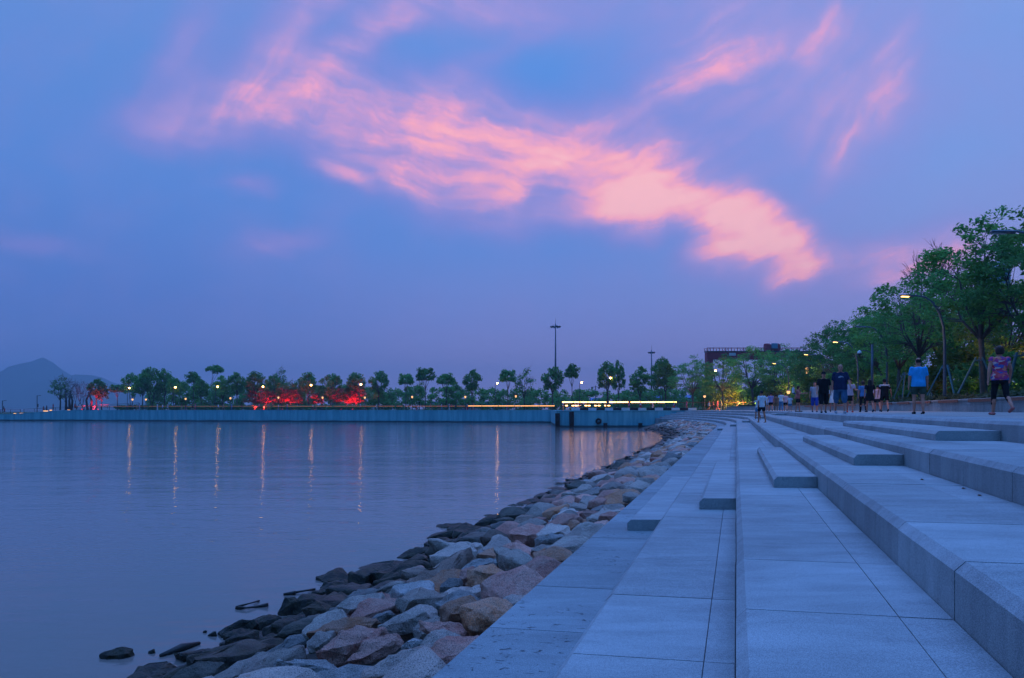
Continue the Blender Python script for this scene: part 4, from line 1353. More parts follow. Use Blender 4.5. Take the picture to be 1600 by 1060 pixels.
def tree_meshes(seed, H, fork, rx, rz, ncl, nleaf, lsize, kind='round', trunk_r=.16, clr=.85, multi=1, bark=None, leaf=None, droop=0.0):
    """a tapered trunk, forking limbs, and clumps of leaves at the limb ends"""
    r = random.Random(seed)
    cz = H - rz
    cl = []
    tries = 0
    while len(cl) < ncl and tries < 6000:
        tries += 1
        d = Vector((r.gauss(0, 1), r.gauss(0, 1), r.gauss(0, 1))).normalized()
        if kind == 'umbrella' and d.z < -.05: continue
        if kind == 'round' and d.z < -.75: continue
        k = r.uniform(.45, 1.0) ** .6 * (1 + .22 * mnoise.noise(d * 1.7 + Vector((seed * 3.1, 0, 0))))
        p = Vector((d.x * rx * k, d.y * rx * k, cz + d.z * rz * k))
        if all((p - q).length > clr * .55 for q in cl): cl.append(p)
    m = MB()
    tips = []
    for q in range(multi):
        base = Vector((r.uniform(-.3, .3), r.uniform(-.3, .3), 0)) * (multi > 1)
        lean = Vector((r.uniform(-.25, .25), r.uniform(-.25, .25), 0)) * (1 + (multi > 1) * 3)
        top = base + lean + Vector((0, 0, fork * r.uniform(.85, 1.1)))
        mid = (base + top) / 2 + Vector((r.uniform(-.1, .1), r.uniform(-.1, .1), 0))
        tr = trunk_r / math.sqrt(multi)
        m.tube([base, base + Vector((0, 0, .25)), mid, top], [tr * 1.35, tr * 1.05, tr * .9, tr * .75], 8)
        tips.append((top, tr * .7))
    nl = max(4, min(9, ncl // 6))
    limbs = []
    for i in range(nl):
        a = 2 * math.pi * (i + r.random() * .6) / nl
        tp, tr = tips[i % len(tips)]
        rad = r.uniform(.3, .62)
        e_ = Vector((math.cos(a) * rx * rad, math.sin(a) * rx * rad, cz + rz * r.uniform(-.15, .45)))
        if i == 0: e_ = Vector((0, 0, cz + rz * .5))
        mid = tp.lerp(e_, .5) + Vector((math.cos(a), math.sin(a), 0)) * rx * .06 + Vector((r.uniform(-.15, .15), r.uniform(-.15, .15), -rz * .05))
        m.tube([tp - Vector((0, 0, .1)), mid, e_], [tr * .8, tr * .5, tr * .26], 6)
        limbs.append([(tp.lerp(mid, .5), tr * .6), (mid, tr * .5), (mid.lerp(e_, .5), tr * .38), (e_, tr * .26)])
    for c in cl:
        best = min((((pt - c).length + (0 if pt.z < c.z else .6), pt, w_) for lb in limbs for pt, w_ in lb), key=lambda x: x[0])
        pt, w_ = best[1], best[2]
        mid = pt.lerp(c, .5) + Vector((r.uniform(-.15, .15), r.uniform(-.15, .15), r.uniform(-.05, .2)))
        m.tube([pt, mid, c], [w_ * .55, w_ * .35, .012], 5, False)
        if kind == 'bare' or kind == 'sparse':
            for _ in range(5):
                q = c + Vector((r.gauss(0, .5), r.gauss(0, .5), abs(r.gauss(.5, .4)))) * clr
                m.tube([mid, (mid + q) / 2 + Vector((0, 0, .05)), q], [.022, .016, .008], 4, False)
                for _ in range(2):
                    z = q + Vector((r.gauss(0, .3), r.gauss(0, .3), abs(r.gauss(.25, .2)))) * clr
                    m.tube([(c + q) / 2, z], [.012, .006], 3, False)
    tm = m.mesh('trunk', smooth=True)
    tm.materials.append(bark or BARK)
    cm = None
    if kind != 'bare':
        rr = [clr * r.uniform(.7, 1.25) for _ in cl]
        cm = leaves_mesh('crown', cl, rr, nleaf, lsize, seed, .62, leaf or LEAF)
    return tm, cm


def plant(me, loc, label, group=None, rz=0.0, scale=1.0, name='tree', cat='tree', leaf=None):
    e = empty(name, loc, rz, label, cat, group)
    e.scale = scale if isinstance(scale, tuple) else (scale,) * 3
    link('trunk', me[0], None, e)
    if me[1] is not None:
        c = link('crown', me[1], None, e)
        if leaf is not None:
            c.material_slots[0].link = 'OBJECT'; c.material_slots[0].material = leaf
    return e


# --- promenade trees (right)
big = [tree_meshes(11, 10.5, 3.6, 3.7, 3.8, 100, 66, .15, 'round', .17, .62, leaf=LEAFD),
       tree_meshes(12, 9.5, 3.2, 3.5, 3.5, 92, 70, .15, 'round', .15, .66, leaf=LEAF),
       tree_meshes(13, 10.0, 3.4, 3.0, 4.0, 86, 64, .15, 'round', .15, .62, leaf=LEAFD),
       tree_meshes(14, 8.5, 2.8, 3.2, 3.3, 76, 70, .16, 'round', .14, .70, leaf=LEAF)]
BT = [  # column, distance, crown top row, shape, leaf, label
    (1538, 34.0, 336, 0, None, 'tallest dark leafy tree at right with its crown against the pink cloud'),
    (1612, 31.0, 342, 1, LEAF, 'leafy tree cut by the right edge, behind the unlit lamp head'),
    (1580, 39.0, 430, 3, LEAFY, 'lighter green tree under the tallest crown, behind the woman'),
    (1515, 46.0, 470, 1, LEAFD, 'mid-height tree behind the lit lamp pole at right'),
    (1440, 45.0, 408, 2, None, 'tree with long reaching boughs behind the glowing lamp head'),
    (1480, 58.0, 440, 0, LEAF, 'tree standing behind the bare twiggy crown'),
    (1408, 52.0, 455, 1, LEAFD, 'open-crowned tree left of the glowing lamp head'),
    (1372, 62.0, 486, 3, None, 'rounded tree over the couple in black'),
    (1345, 66.0, 492, 0, LEAFD, 'dense dark tree behind the big man in navy'),
    (1306, 72.0, 500, 2, None, 'tree with a pointed top left of the big man'),
    (1277, 80.0, 526, 1, LEAF, 'tree over the man in a black cap'),
    (1252, 90.0, 548, 3, LEAFD, 'dark tree beside the far curved lamp'),
    (1222, 98.0, 543, 1, None, 'tree hiding the right part of the red gantry'),
    (1178, 104.0, 536, 0, LEAF, 'broad tree with pale trunk just right of the gantry beam'),
    (1130, 112.0, 548, 2, LEAF, 'olive green tree in front of the gantry leg'),
    (1082, 124.0, 556, 1, LEAFD, 'broad dark tree left of the gantry leg'),
    (1158, 130.0, 578, 2, LEAFD, 'low dark tree below the gantry beam'),
    (1104, 138.0, 588, 3, LEAF, 'small tree at the foot of the gantry leg'),
    (1330, 90.0, 520, 1, LEAFD, 'back-row tree seen past the navy-shirted man'),
    (1395, 80.0, 475, 3, LEAFD, 'back-row tree between the two tall lamps'),
    (1600, 55.0, 440, 0, LEAFD, 'back-row tree at the extreme right'),
    (1258, 120.0, 560, 2, LEAF, 'back-row tree above the woman holding a child'),
]
for i, (u, D, v, k, lf_, lab) in enumerate(BT):
    zt = zat(v, D) - 3.2
    hs = zt / (10.5, 9.5, 10.0, 8.5)[k]
    plant(big[k], atD(u, D, 3.2 if D < 100 else 2.7), lab, 'leafy trees beside the promenade', i * 1.9, (hs * (1.22 if D > 88 else 1.0),) * 2 + (hs,), leaf=lf_)
tb = tree_meshes(31, 9.0, 3.0, 2.2, 3.0, 60, 0, .1, 'bare', .12, .7, bark=TWIG)
plant(tb, atD(1472, 50, 3.2), 'bare twiggy tree top poking above the leaves by the glowing lamp', None, 0, (zat(398, 50) - 3.2) / 9.0)
# understorey, so that the park behind the planter is closed
bush = [tree_meshes(41, 2.6, .3, 1.5, 1.3, 26, 130, .14, 'round', .05, .6, multi=3, leaf=LEAFD), tree_meshes(42, 2.0, .2, 1.3, 1.0, 22, 130, .13, 'round', .05, .55, multi=3, leaf=LEAF)]
BU = [(1590, 36, 'shrub behind the woman at the right edge'), (1540, 40, 'bright shrub between man and woman by the planter'), (1500, 44, 'shrub right of the lit lamp pole'), (1445, 50, 'shrub behind the man in blue'), (1410, 54, 'shrub left of the man in blue'),
      (1375, 62, 'shrub behind the man in the cap'), (1340, 68, 'shrub between the couple and the big man'), (1320, 74, 'shrub behind the big man'), (1290, 80, 'shrub behind the man in black'), (1265, 86, 'shrub left of the man in black'),
      (1240, 94, 'shrub behind the woman holding a child'), (1215, 100, 'shrub behind the pale-shirted pair'), (1195, 106, 'shrub behind the lilac shirt'), (1175, 118, 'shrub behind the boy'), (1140, 120, 'shrub behind the wooden handrail'), (1115, 124, 'shrub left of the tree at the gantry leg')]
for i, (u, D, lab) in enumerate(BU):
    plant(bush[i % 2], atD(u, D, 3.2 if D < 100 else 2.7), lab, 'shrubs behind the planter bench', i * 1.3, 1.0 + .5 * ((i * 7) % 5) / 5 + (D > 60) * .5, 'shrub', 'shrub', leaf=[LEAFD, LEAF, LEAFY][i % 3])
# grasses and ground cover on top of the planter: uncountable
r_ = np.random.default_rng(3)
cs, rs = [], []
for i in range(900):
    t_ = 10 + 100 * r_.random() ** 1.5; s_ = 9.75 + 3.5 * r_.random() ** 1.5
    cs.append(tuple(path(t_, s_, 3.30 + .16 * r_.random()))); rs.append(.28)
gm = leaves_mesh('ground_cover', cs, rs, 34, .12, 5, .8, GRS, 3.2)
tag(link('ground_cover', gm), 'pale grasses and low plants growing along the top of the planter', 'plants', kind='stuff')
# distant shrub belt behind everything on the right and behind the far quay
cs, rs = [], []
for i in range(620):
    u = r_.uniform(585, 1110)
    D = r_.uniform(176, 200)
    top = np.interp(u, [585, 600, 640, 680, 700, 735, 760, 790, 850, 900, 960, 1000, 1110], [606, 609, 603, 606, 600, 603, 606, 607, 608, 609, 610, 608, 604])
    z = 2.9 + (zat(top, D) - 3.4) * r_.random()
    cs.append(tuple(atD(u, D, z))); rs.append(1.1)
for i in range(520):
    u = r_.uniform(232, 590); D = r_.uniform(186, 205)
    top = np.interp(u, [232, 260, 330, 400, 470, 540, 590], [610, 596, 600, 598, 600, 602, 606])
    z = 3.0 + (zat(top, D) - 3.4) * r_.random()
    cs.append(tuple(atD(u, D, z))); rs.append(1.25)
for i in range(260):
    u = r_.uniform(1090, 1620); D = r_.uniform(125, 150)
    z = 2.9 + 4.5 * r_.random()
    cs.append(tuple(atD(u, D, z))); rs.append(1.3)
bm2 = leaves_mesh('woodland_belt', cs, rs, 70, .42, 6, .75, LEAFD, 1.4)
tag(link('woodland_belt', bm2), 'unbroken belt of dark shrubs and trees behind the far quay and the park', 'woodland', kind='stuff')
# clipped hedge along the far quay
cs, rs = [], []
for i in range(900):
    f_ = r_.random(); x = -104 + 70 * f_; y = 175 - .2066 * (x + 113) + 8.5 + r_.random() * 1.6
    cs.append((x, y, 2.9 + r_.random() * .9)); rs.append(.45)
hm_ = leaves_mesh('hedge', cs, rs, 26, .26, 8, .9, LEAFD, 1.3)
tag(link('hedge', hm_), 'dark clipped hedge running along the path of the far quay', 'hedge', kind='stuff')

# --- far quay trees
far = [tree_meshes(51, 9, 3.6, 2.6, 2.6, 34, 60, .34, 'round', .2, .95, leaf=LEAFD), tree_meshes(52, 9, 4.2, 2.6, 2.2, 30, 60, .34, 'umbrella', .16, .85, leaf=LEAFD),
       tree_meshes(53, 9, 3.2, 2.4, 3.0, 30, 60, .34, 'round', .2, .90, leaf=LEAFD), tree_meshes(54, 9, 3.0, 2.3, 3.2, 26, 26, .30, 'sparse', .18, .95, leaf=LEAF, bark=BARKD),
       tree_meshes(55, 9, 2.5, 3.4, 3.2, 40, 60, .36, 'round', .2, 1.0, leaf=LEAFD, multi=2), tree_meshes(56, 9, 2.5, 1.9, 3.0, 26, 0, .3, 'bare', .17, 1.0, bark=BARKD, multi=2),
       tree_meshes(57, 9, 6.0, 2.4, 1.0, 26, 56, .30, 'umbrella', .12, .7, leaf=LEAFD, multi=2), tree_meshes(58, 7, 1.0, 1.8, 2.6, 24, 30, .30, 'round', .10, .75, leaf=LEAF, multi=5, bark=BARK)]
FT = [  # column, top row, crown width px, distance, shape, leaf, label
    (94, 589, 30, 181, 3, None, 'sparse greenish tree at the left end of the far quay before the mountain'),
    (108, 591, 22, 183, 5, None, 'bare brownish tree touching the sparse greenish one'), (118, 597, 16, 181, 5, None, 'bare dark-trunked tree, second of the bare left grove'),
    (131, 596, 20, 184, 5, None, 'slim bare tree with a rounded twig crown in the left grove'), (150, 593, 25, 180, 0, None, 'green-topped tree with red-lit lower boughs at the left'), (159, 600, 18, 182, 2, None, 'small tree leaning on the green-topped red-lit tree'),
    (183, 601, 22, 182, 1, None, 'small flat-crowned tree just left of the big tree group'), (205, 583, 26, 181, 4, None, 'spreading tree at the left edge of the big group'), (236, 574, 40, 183, 4, None, 'highest ragged tree of the big left group'),
    (222, 586, 26, 181, 0, None, 'tree in the front of the big group over two low lanterns'), (257, 576, 24, 184, 2, None, 'upright tree right of the highest ragged one'), (272, 590, 26, 181, 4, None, 'low spreading tree with a bough to the right in the big group'),
    (302, 581, 24, 184, 1, None, 'umbrella tree standing free right of the big group'), (315, 595, 24, 179, 0, None, 'round dark tree under the free umbrella tree'), (335, 573, 27, 190, 6, None, 'high thin-stemmed umbrella tree above all its neighbours'),
    (347, 587, 25, 179, 2, None, 'dark tree in front of the high umbrella tree'), (371, 583, 27, 179, 0, None, 'round tree left of the first red-lit trunks'), (398, 582, 30, 178, 0, LEAF, 'green round tree over the first red-lit trunks'),
    (428, 586, 29, 178, 4, None, 'broad dark tree over the widest red glow'), (438, 577, 26, 186, 3, LEAFD, 'ragged dark top showing above the broad dark tree'), (452, 596, 22, 177, 3, LEAFY, 'brownish tree lit red from below'),
    (482, 583, 26, 178, 0, None, 'round tree over the lamp right of the widest red glow'), (467, 592, 20, 181, 2, None, 'narrow tree between two round crowns over the red glow'), (519, 584, 36, 178, 4, None, 'wide domed tree before the right-hand red glow'), (503, 603, 22, 178, 2, LEAF, 'low olive tree left of the wide domed one'),
    (556, 584, 30, 177, 0, None, 'round crown over the right-hand red glow'), (592, 581, 29, 176, 0, LEAFD, 'anvil-shaped tree right of the red glow'), (542, 606, 20, 176, 2, LEAFY, 'low red-lit bushy tree under the round crown'),
    (634, 584, 25, 174, 1, None, 'flat-topped umbrella tree, first of the spaced row'), (665, 575, 29, 173, 1, LEAFD, 'tall open umbrella tree, second of the spaced row'), (697, 584, 31, 172, 1, None, 'wide umbrella tree, third of the spaced row'),
    (737, 579, 27, 171, 0, None, 'lopsided tree, fourth of the spaced row'), (794, 578, 28, 168, 1, None, 'umbrella tree right of the clear park lamp'), (819, 577, 28, 170, 3, LEAFD, 'open see-through tree close beside an umbrella tree'),
    (863, 575, 34, 160, 0, None, 'round tree under the very tall mast'), (894, 569, 24, 158, 1, None, 'narrow high-crowned tree right of the very tall mast'), (948, 567, 32, 150, 0, LEAF, 'round tree behind the brightest park lamp'),
    (966, 563, 20, 156, 2, None, 'pointed dark tree leaning out behind the round one'), (1001, 573, 34, 146, 2, None, 'ragged tree left of the shorter mast'), (1034, 558, 36, 158, 4, None, 'dark tree behind the yellow-green dome'), (1041, 569, 36, 138, 0, LEAFY, 'yellow-green domed tree right of the shorter mast'),
    (655, 597, 22, 185, 3, LEAF, 'reddish sparse tree behind the tall open umbrella tree'), (712, 597, 26, 186, 2, LEAF, 'olive tree behind the wide umbrella tree'),
]
cw = [5.2, 5.2, 4.8, 4.6, 6.8, 3.8, 4.8, 3.6]
for i, (u, v, wpx, D, k, lf_, lab) in enumerate(FT):
    H = zat(v, D) - 2.7
    plant(far[k], atD(u, D, 2.7), lab, 'trees along the far quay', i * 2.3, (wpx * D / F / cw[k] * .95,) * 2 + (H / (7.0 if k == 7 else 9.0),), leaf=lf_)
for i, (u, v) in enumerate([(392, 612), (398, 610), (412, 606), (417, 611), (428, 610), (440, 604), (446, 607), (456, 608), (462, 612), (494, 614), (530, 606), (536, 610), (545, 606), (552, 612), (561, 608)]):
    plant(far[7], atD(u, 176.5 + (i % 3), 2.7), 'multi-stemmed shrub glowing red, ' + ['far left one of the red group', 'second from left of the red group', 'third from left of the red group', 'fourth from left of the red group', 'fifth from left, in the widest glow', 'brightest one in the widest glow',
          'seventh from left, beside the brightest', 'eighth from left in the red group', 'ninth from left, right end of the widest glow', 'lone one under the dark trees between glows', 'first of the right-hand glow', 'second of the right-hand glow', 'third of the right-hand glow', 'fourth of the right-hand glow', 'last at the right end of the glow'][i],
          'red-lit shrubs on the far quay', i * 1.7, (.95, .95, (zat(v, 177) - 2.7) / 7.0), 'shrub', 'shrub', leaf=LEAFR)
m = MB()
for i, (u, v, lean) in enumerate([(103, 611, .2), (109, 612, -.3), (112, 611, .5), (137, 610, -.9), (142, 613, .6)]):
    m = MB(); p = atD(u, 177.5, 2.7); hh = zat(v, 177.5) - 2.7
    m.tube([p, p + Vector((lean * .4, 0, hh * .5)), p + Vector((-lean, 0, hh))], [.3, .24, .14], 7)
    tag(m.build('tree_stump', BARKD, smooth=True), ['thick dark leafless trunk over the bright ground light', 'dark leafless trunk leaning left over the bright ground light', 'dark leafless trunk right of the bright ground light', 'bent leafless trunk standing alone left of the red-lit tree', 'thin curved leafless stem left of the red-lit tree'][i], 'tree trunk', 'leafless trunks of the left grove')

# warm park light under the promenade trees: spotlights on short spikes
for i, (u, D, v, lab, pw) in enumerate([(1164, 112, 606, 'yellow spotlight under the leaves left of the boy', 700), (1182, 108, 610, 'yellow spotlight left of the lilac shirt', 600), (1138, 116, 612, 'orange spotlight at the staked trunk by the handrail', 900), (1286, 84, 598, 'yellow spotlight left of the man in black', 900),
                                    (1345, 70, 604, 'orange spotlight between the big man and the walker in blue', 500), (1232, 92, 606, 'orange spotlight above the pale shirts', 400), (1535, 48, 590, 'yellow spotlight under the trees right of the lamp pole', 250), (1595, 40, 580, 'yellow spotlight behind the woman', 220)]):
    e = empty('spotlight', atD(u, D, 2.72 if D > 100 else 3.28), 0, lab, 'spotlight', 'warm spotlights under the promenade trees')
    m = MB(); m.tube([(0, 0, 0), (0, 0, .45)], .03, 5); m.build('spike', STEEL, e)
    m = MB(); m.lathe([(.06, 0), (.12, .08), (.13, .2)], 8, (0, 0, .42)); m.build('housing', STEEL, e)
    m = MB(); m.lathe([(.12, 0), (.10, .03)], 8, (0, 0, .625)); m.build('lens', LANT, e)
    L = bpy.data.lights.new('spot_light', 'POINT'); L.energy = pw; L.color = (1, .62, .10) if 'yellow' in lab else (1, .42, .14); L.shadow_soft_size = .2
    lo = bpy.data.objects.new('spot_light', L); COL.objects.link(lo); lo.parent = e; lo.location = (0, -.3, 1.4)

# support stakes of the young trees
STK = pmat('painted stake', (.10, .22, .26), .6)
for i, (u, D, lab) in enumerate([(1478, 40, 'grey-green stake frame at the tree beside the lit lamp pole'), (1530, 34, 'stake frame round the tallest tree between man and woman'), (1592, 31, 'stake frame at the right edge behind the woman'), (1415, 48, 'stake frame left of the man in blue'), (1442, 46, 'stake frame right behind the man in blue'),
                                 (1200, 104, 'stake frame behind the pale shirts'), (1130, 112, 'orange-lit stake frame behind the handrail')]):
    e = empty('tree_stakes', atD(u, D, 3.25 if D < 100 else 2.72), i * .5, lab, 'tree stakes', 'stake frames of the young trees')
    for k in range(3):
        a = 2 * math.pi * k / 3 + .4
        m = MB(); m.tube([(1.15 * math.cos(a), 1.15 * math.sin(a), 0), (.14 * math.cos(a), .14 * math.sin(a), 2.2)], .045, 6); m.build('pole', STK, e)
    m = MB(); m.tube([(.2 * math.cos(a * math.pi / 4), .2 * math.sin(a * math.pi / 4), 2.05) for a in range(9)], .03, 5, False); m.build('strap', STK, e)
# ------------------------------------------------------------------ people
SKIN = pmat('skin', (.66, .25, .17), .6)
SKIN2 = pmat('tanned skin', (.48, .18, .10), .6)
HAIRB = pmat('black hair', (.012, .010, .010), .55)
HAIRR = pmat('brown hair', (.05, .022, .018), .55)
CLOTH = {}


def cloth(name, col):
    if name not in CLOTH:
        m = bpy.data.materials.new('cloth ' + name)
        m.use_nodes = True
        g = NT(m.node_tree)
        p = g.n('ShaderNodeBsdfPrincipled'); p.inputs['Roughness'].default_value = .9; p.inputs['Specular IOR Level'].default_value = .15
        ob = g.n('ShaderNodeTexCoord').outputs['Object']
        n = g.noise(g.mapping(ob, scale=(5, 5, 2.2)), 1.6, 3.0, .5, .8)
        g.l(g.mix(1.0, tuple(col) + (1,), g.mrange(n, .3, .7, .82, 1.12), 'MULTIPLY'), p.inputs['Base Color'])
        b = g.n('ShaderNodeBump'); b.inputs['Strength'].default_value = .7; b.inputs['Distance'].default_value = .03
        g.l(n, b.inputs['Height']); g.l(b.outputs[0], p.inputs['Normal'])
        o = g.n('ShaderNodeOutputMaterial'); g.l(p.outputs[0], o.inputs[0])
        CLOTH[name] = m
    return CLOTH[name]


def floral():
    m = bpy.data.materials.new('cloth floral')
    m.use_nodes = True
    g = NT(m.node_tree)
    p = g.n('ShaderNodeBsdfPrincipled'); p.inputs['Roughness'].default_value = .85
    ob = g.n('ShaderNodeTexCoord').outputs['Object']
    v = g.n('ShaderNodeTexVoronoi'); v.inputs['Scale'].default_value = 15.0
    nz = g.noise(ob, 7.0, 2.0, .5, color=True)
    mp = g.n('ShaderNodeMix', data_type='VECTOR'); mp.inputs[0].default_value = .12; g.l(g.mapping(ob, scale=(.75, .8, 1.35)), mp.inputs[4]); g.l(nz, mp.inputs[5])
    g.l(mp.outputs[1], v.inputs['Vector'])
    sp = g.n('ShaderNodeSeparateColor'); g.l(v.outputs['Color'], sp.inputs[0])
    c = g.ramp(sp.outputs[0], [(0, (.62, .04, .10, 1)), (.2, (.75, .10, .16, 1)), (.34, (.10, .12, .42, 1)), (.46, (.85, .22, .14, 1)), (.56, (.55, .05, .22, 1)), (.68, (.80, .50, .48, 1)), (.80, (.30, .05, .25, 1)), (.9, (.70, .08, .10, 1))], 'CONSTANT')
    g.l(c, p.inputs['Base Color'])
    o = g.n('ShaderNodeOutputMaterial'); g.l(p.outputs[0], o.inputs[0])
    return m


CL = {'white': (.75, .76, .80), 'black': (.014, .014, .018), 'navy': (.020, .028, .080), 'blue': (.04, .40, .82), 'midblue': (.10, .26, .55), 'olive': (.06, .085, .06), 'denim': (.06, .14, .25), 'jeans': (.10, .25, .42),
      'salmon': (.52, .16, .15), 'lilac': (.32, .30, .55), 'palepink': (.66, .46, .54), 'pink': (.80, .16, .30), 'red': (.62, .04, .05), 'grey': (.36, .38, .45), 'royal': (.03, .08, .45), 'brown': (.20, .12, .08), 'tan': (.45, .30, .20), 'yellow': (.6, .5, .1)}
FLORAL = floral()
cm_ = lambda n: FLORAL if n == 'floral' else cloth(n, CL[n])
BAKE = []


def cap(mb, a, b, ra, rb, seg=10, sq=None):
    a, b = Vector(a), Vector(b)
    d = (b - a); L = max(d.length, 1e-5); d /= L
    pts, rr = [], []
    for k in (80, 50, 22): pts.append(a - d * ra * math.sin(R(k))); rr.append(ra * math.cos(R(k)))
    pts += [a, (a + b) / 2, b]; rr += [ra, (ra + rb) / 2, rb]
    for k in (22, 50, 80): pts.append(b + d * rb * math.sin(R(k))); rr.append(rb * math.cos(R(k)))
    n0 = len(mb.v)
    mb.tube(pts, rr, seg)
    if sq:
        for i in range(n0, len(mb.v)):
            p = Vector(mb.v[i]); q = a + d * (p - a).dot(d); o = p - q
            mb.v[i] = tuple(q + Vector((o.x * sq[0], o.y * sq[1], o.z)))
    return mb


def loft(mb, rings, seg=20, p=2.3):
    """rings (z, half width, half depth, y offset)"""
    n0 = 0; vs, fs = [], []
    for (z, rx, ry, yo) in rings:
        for k in range(seg):
            a = 2 * math.pi * k / seg
            ca, sa = math.cos(a), math.sin(a)
            f = (abs(ca) ** p + abs(sa) ** p) ** (-1 / p)
            vs.append((rx * ca * f, yo + ry * sa * f, z))
    for i in range(len(rings) - 1):
        for k in range(seg):
            k2 = (k + 1) % seg
            fs.append((i * seg + k, i * seg + k2, (i + 1) * seg + k2, (i + 1) * seg + k))
    fs.append(tuple(range(seg - 1, -1, -1))); fs.append(tuple((len(rings) - 1) * seg + k for k in range(seg)))
    return mb.add(vs, fs)


def person(loc, rz, H, label, top='white', bottom='black', kind='shorts', legs=((18, 6), (-18, 22)), arms=((-12, 12, 10), (12, 12, 10)), w=1.0, hair='short', hairm=None, skin=None, shoe=None,
           female=False, vox=.011, group=None, headturn=0.0, hat=False, lean=0.0, yoke=None, logo=False, face=False, sleeve=.6, name='person', child=False, sitting=False):
    k = H / 1.72
    skin = skin or SKIN
    root = empty(name, loc, rz, label, 'person', group)
    root.scale = (k,) * 3
    hipz = .91
    J = {}
    for s, (a, kb) in zip((-1, 1), legs):
        hp = Vector((s * .092 * (w * .4 + .6), 0, hipz))
        kn = hp + .43 * Vector((s * .03, math.sin(R(a)), -math.cos(R(a))))
        an = kn + .41 * Vector((-s * .02, math.sin(R(a - kb)), -math.cos(R(a - kb))))
        J[s] = [hp, kn, an, a - kb]
    low = min(J[-1][2].z, J[1][2].z) - .075
    dz = -low
    up = lambda v: Vector(v) + Vector((0, 0, dz))
    ln = lambda z: math.tan(R(lean)) * (z - hipz) if z > hipz else 0
    b = MB()
    ww = w
    hipw, waist, chest = (.168, .128, .150) if female else (.155, .140, .168)
    tor = [(.84, hipw * .75, .085, 0), (.90, hipw * ww, .108 * ww, -.005), (.98, hipw * .97 * ww, .108 * ww, -.003), (1.08, waist * ww, .095 * ww, .0), (1.18, (waist + .005) * ww, .098 * ww, .003), (1.28, chest * ww, .110 * (ww * .5 + .5), .0), (1.37, chest * 1.02, .105, -.005), (1.43, .150, .082, -.008), (1.475, .075, .062, -.005)]
    loft(b, [(z + dz, rx, ry, yo + ln(z)) for z, rx, ry, yo in tor])
    nk = ln(1.45)
    cap(b, (0, nk - .005, 1.44 + dz), (0, nk + .012, 1.55 + dz), .060, .054)
    hz_ = 1.615 + dz
    hd = MB()
    loft(hd, [(-.125, .028, .035, .045), (-.112, .045, .060, .030), (-.085, .058, .078, .014), (-.045, .067, .088, .004), (0, .073, .094, 0), (.045, .075, .095, -.004), (.080, .068, .086, -.008), (.105, .048, .062, -.010), (.117, .02, .03, -.01)], 18, 2.1)
    cap(hd, (0, .082, .018), (0, .104, -.022), .010, .014, 8); cap(hd, (-.018, .088, -.060), (.018, .088, -.060), .010, .010, 8)
    for s in (-1, 1):
        cap(hd, (s * .074, -.008, .012), (s * .078, -.008, -.022), .016, .012, 8, (.55, 1)); cap(hd, (s * .030, .080, .030), (s * .045, .074, .028), .011, .010, 6)
    Mh = Matrix.Translation((0, nk + .015, hz_)) @ Matrix.Rotation(R(headturn), 4, 'Z')
    b.add([tuple(Mh @ Vector(q)) for q in hd.v], hd.f)
    for s in (-1, 1):
        hp, kn, an, pitch = J[s]; hp, kn, an = up(hp), up(kn), up(an)
        cap(b, hp, kn, .080 * (ww * .5 + .5), .052, 12); cap(b, kn, kn.lerp(an, .35) + Vector((0, -.012, 0)), .052, .053, 12); cap(b, kn.lerp(an, .3) + Vector((0, -.01, 0)), an, .053, .034, 12)
        toe = Vector((s * .02, math.cos(R(pitch * .6)), math.sin(R(pitch * .6 if pitch < 0 else pitch * .5)))) * .15
        cap(b, an + Vector((0, -.035, -.045)), an + toe + Vector((0, 0, -.050)), .032, .026, 10)
        J[s] = [hp, kn, an, pitch, toe]
    A = {}
    for s, (sw, ab, eb) in zip((-1, 1), arms):
        sh = Vector((s * (.178 + .02 * (ww - 1)), nk * .95 - .006, 1.405 + dz))
        d1 = Vector((s * math.sin(R(ab)), math.sin(R(sw)), -math.cos(R(sw)) * math.cos(R(ab)))).normalized()
        el = sh + d1 * .275
        d2 = Vector((s * math.sin(R(ab * .35)), math.sin(R(sw + eb)), -math.cos(R(sw + eb)))).normalized()
        wr = el + d2 * .245
        cap(b, sh, el, .048 * (ww * .4 + .6), .038, 10); cap(b, el, el.lerp(wr, .3), .039, .038, 10); cap(b, el.lerp(wr, .25), wr, .039, .024, 10)
        side = Vector((0, 1, 0)) - d2 * d2.y; side.normalize()
        nrm = d2.cross(side)
        pc = wr + d2 * .075
        cap(b, wr + d2 * .01, pc, .024, .026, 10); cap(b, pc - side * .022, pc + side * .022, .019, .019, 8)
        for q, (o_, l_) in enumerate(((-.028, .055), (-.010, .070), (.009, .075), (.027, .068))):
            f0 = pc + side * o_ + d2 * .008; f1 = f0 + d2 * l_ * .5; f2 = f1 + (d2 * .85 - nrm * s * .35) * l_ * .5
            cap(b, f0, f1, .0105, .0100, 6); cap(b, f1, f2, .0100, .0088, 6)
        t0 = wr + d2 * .035 + side * .022; t1 = t0 + (side * .7 + d2 * .6) * .040; cap(b, t0, t1, .0125, .0110, 6); cap(b, t1, t1 + d2 * .028, .0110, .0095, 6)
        A[s] = [sh, el, wr]

    def mk(nm, mb, mat, parent, vx):
        o = mb.build(nm, mat, parent)
        BAKE.append((o, vx)); return o
    body = mk('body', b, skin, root, vox)
    # upper garment
    g_ = MB(); e_ = .016 + .008 * (ww - 1)
    hem = .86 if kind != 'dress' else .62
    rings = []
    if kind == 'dress': rings += [(hem, .215, .165, 0), (.75, .200, .150, 0)]
    if not female: rings += [(.845, hipw * ww + .030, .130 * ww, 0), (.90, hipw * ww + .030, .130 * ww, 0)]
    elif kind != 'dress': rings += [(.87, hipw * ww + .022, .125 * ww, 0)]
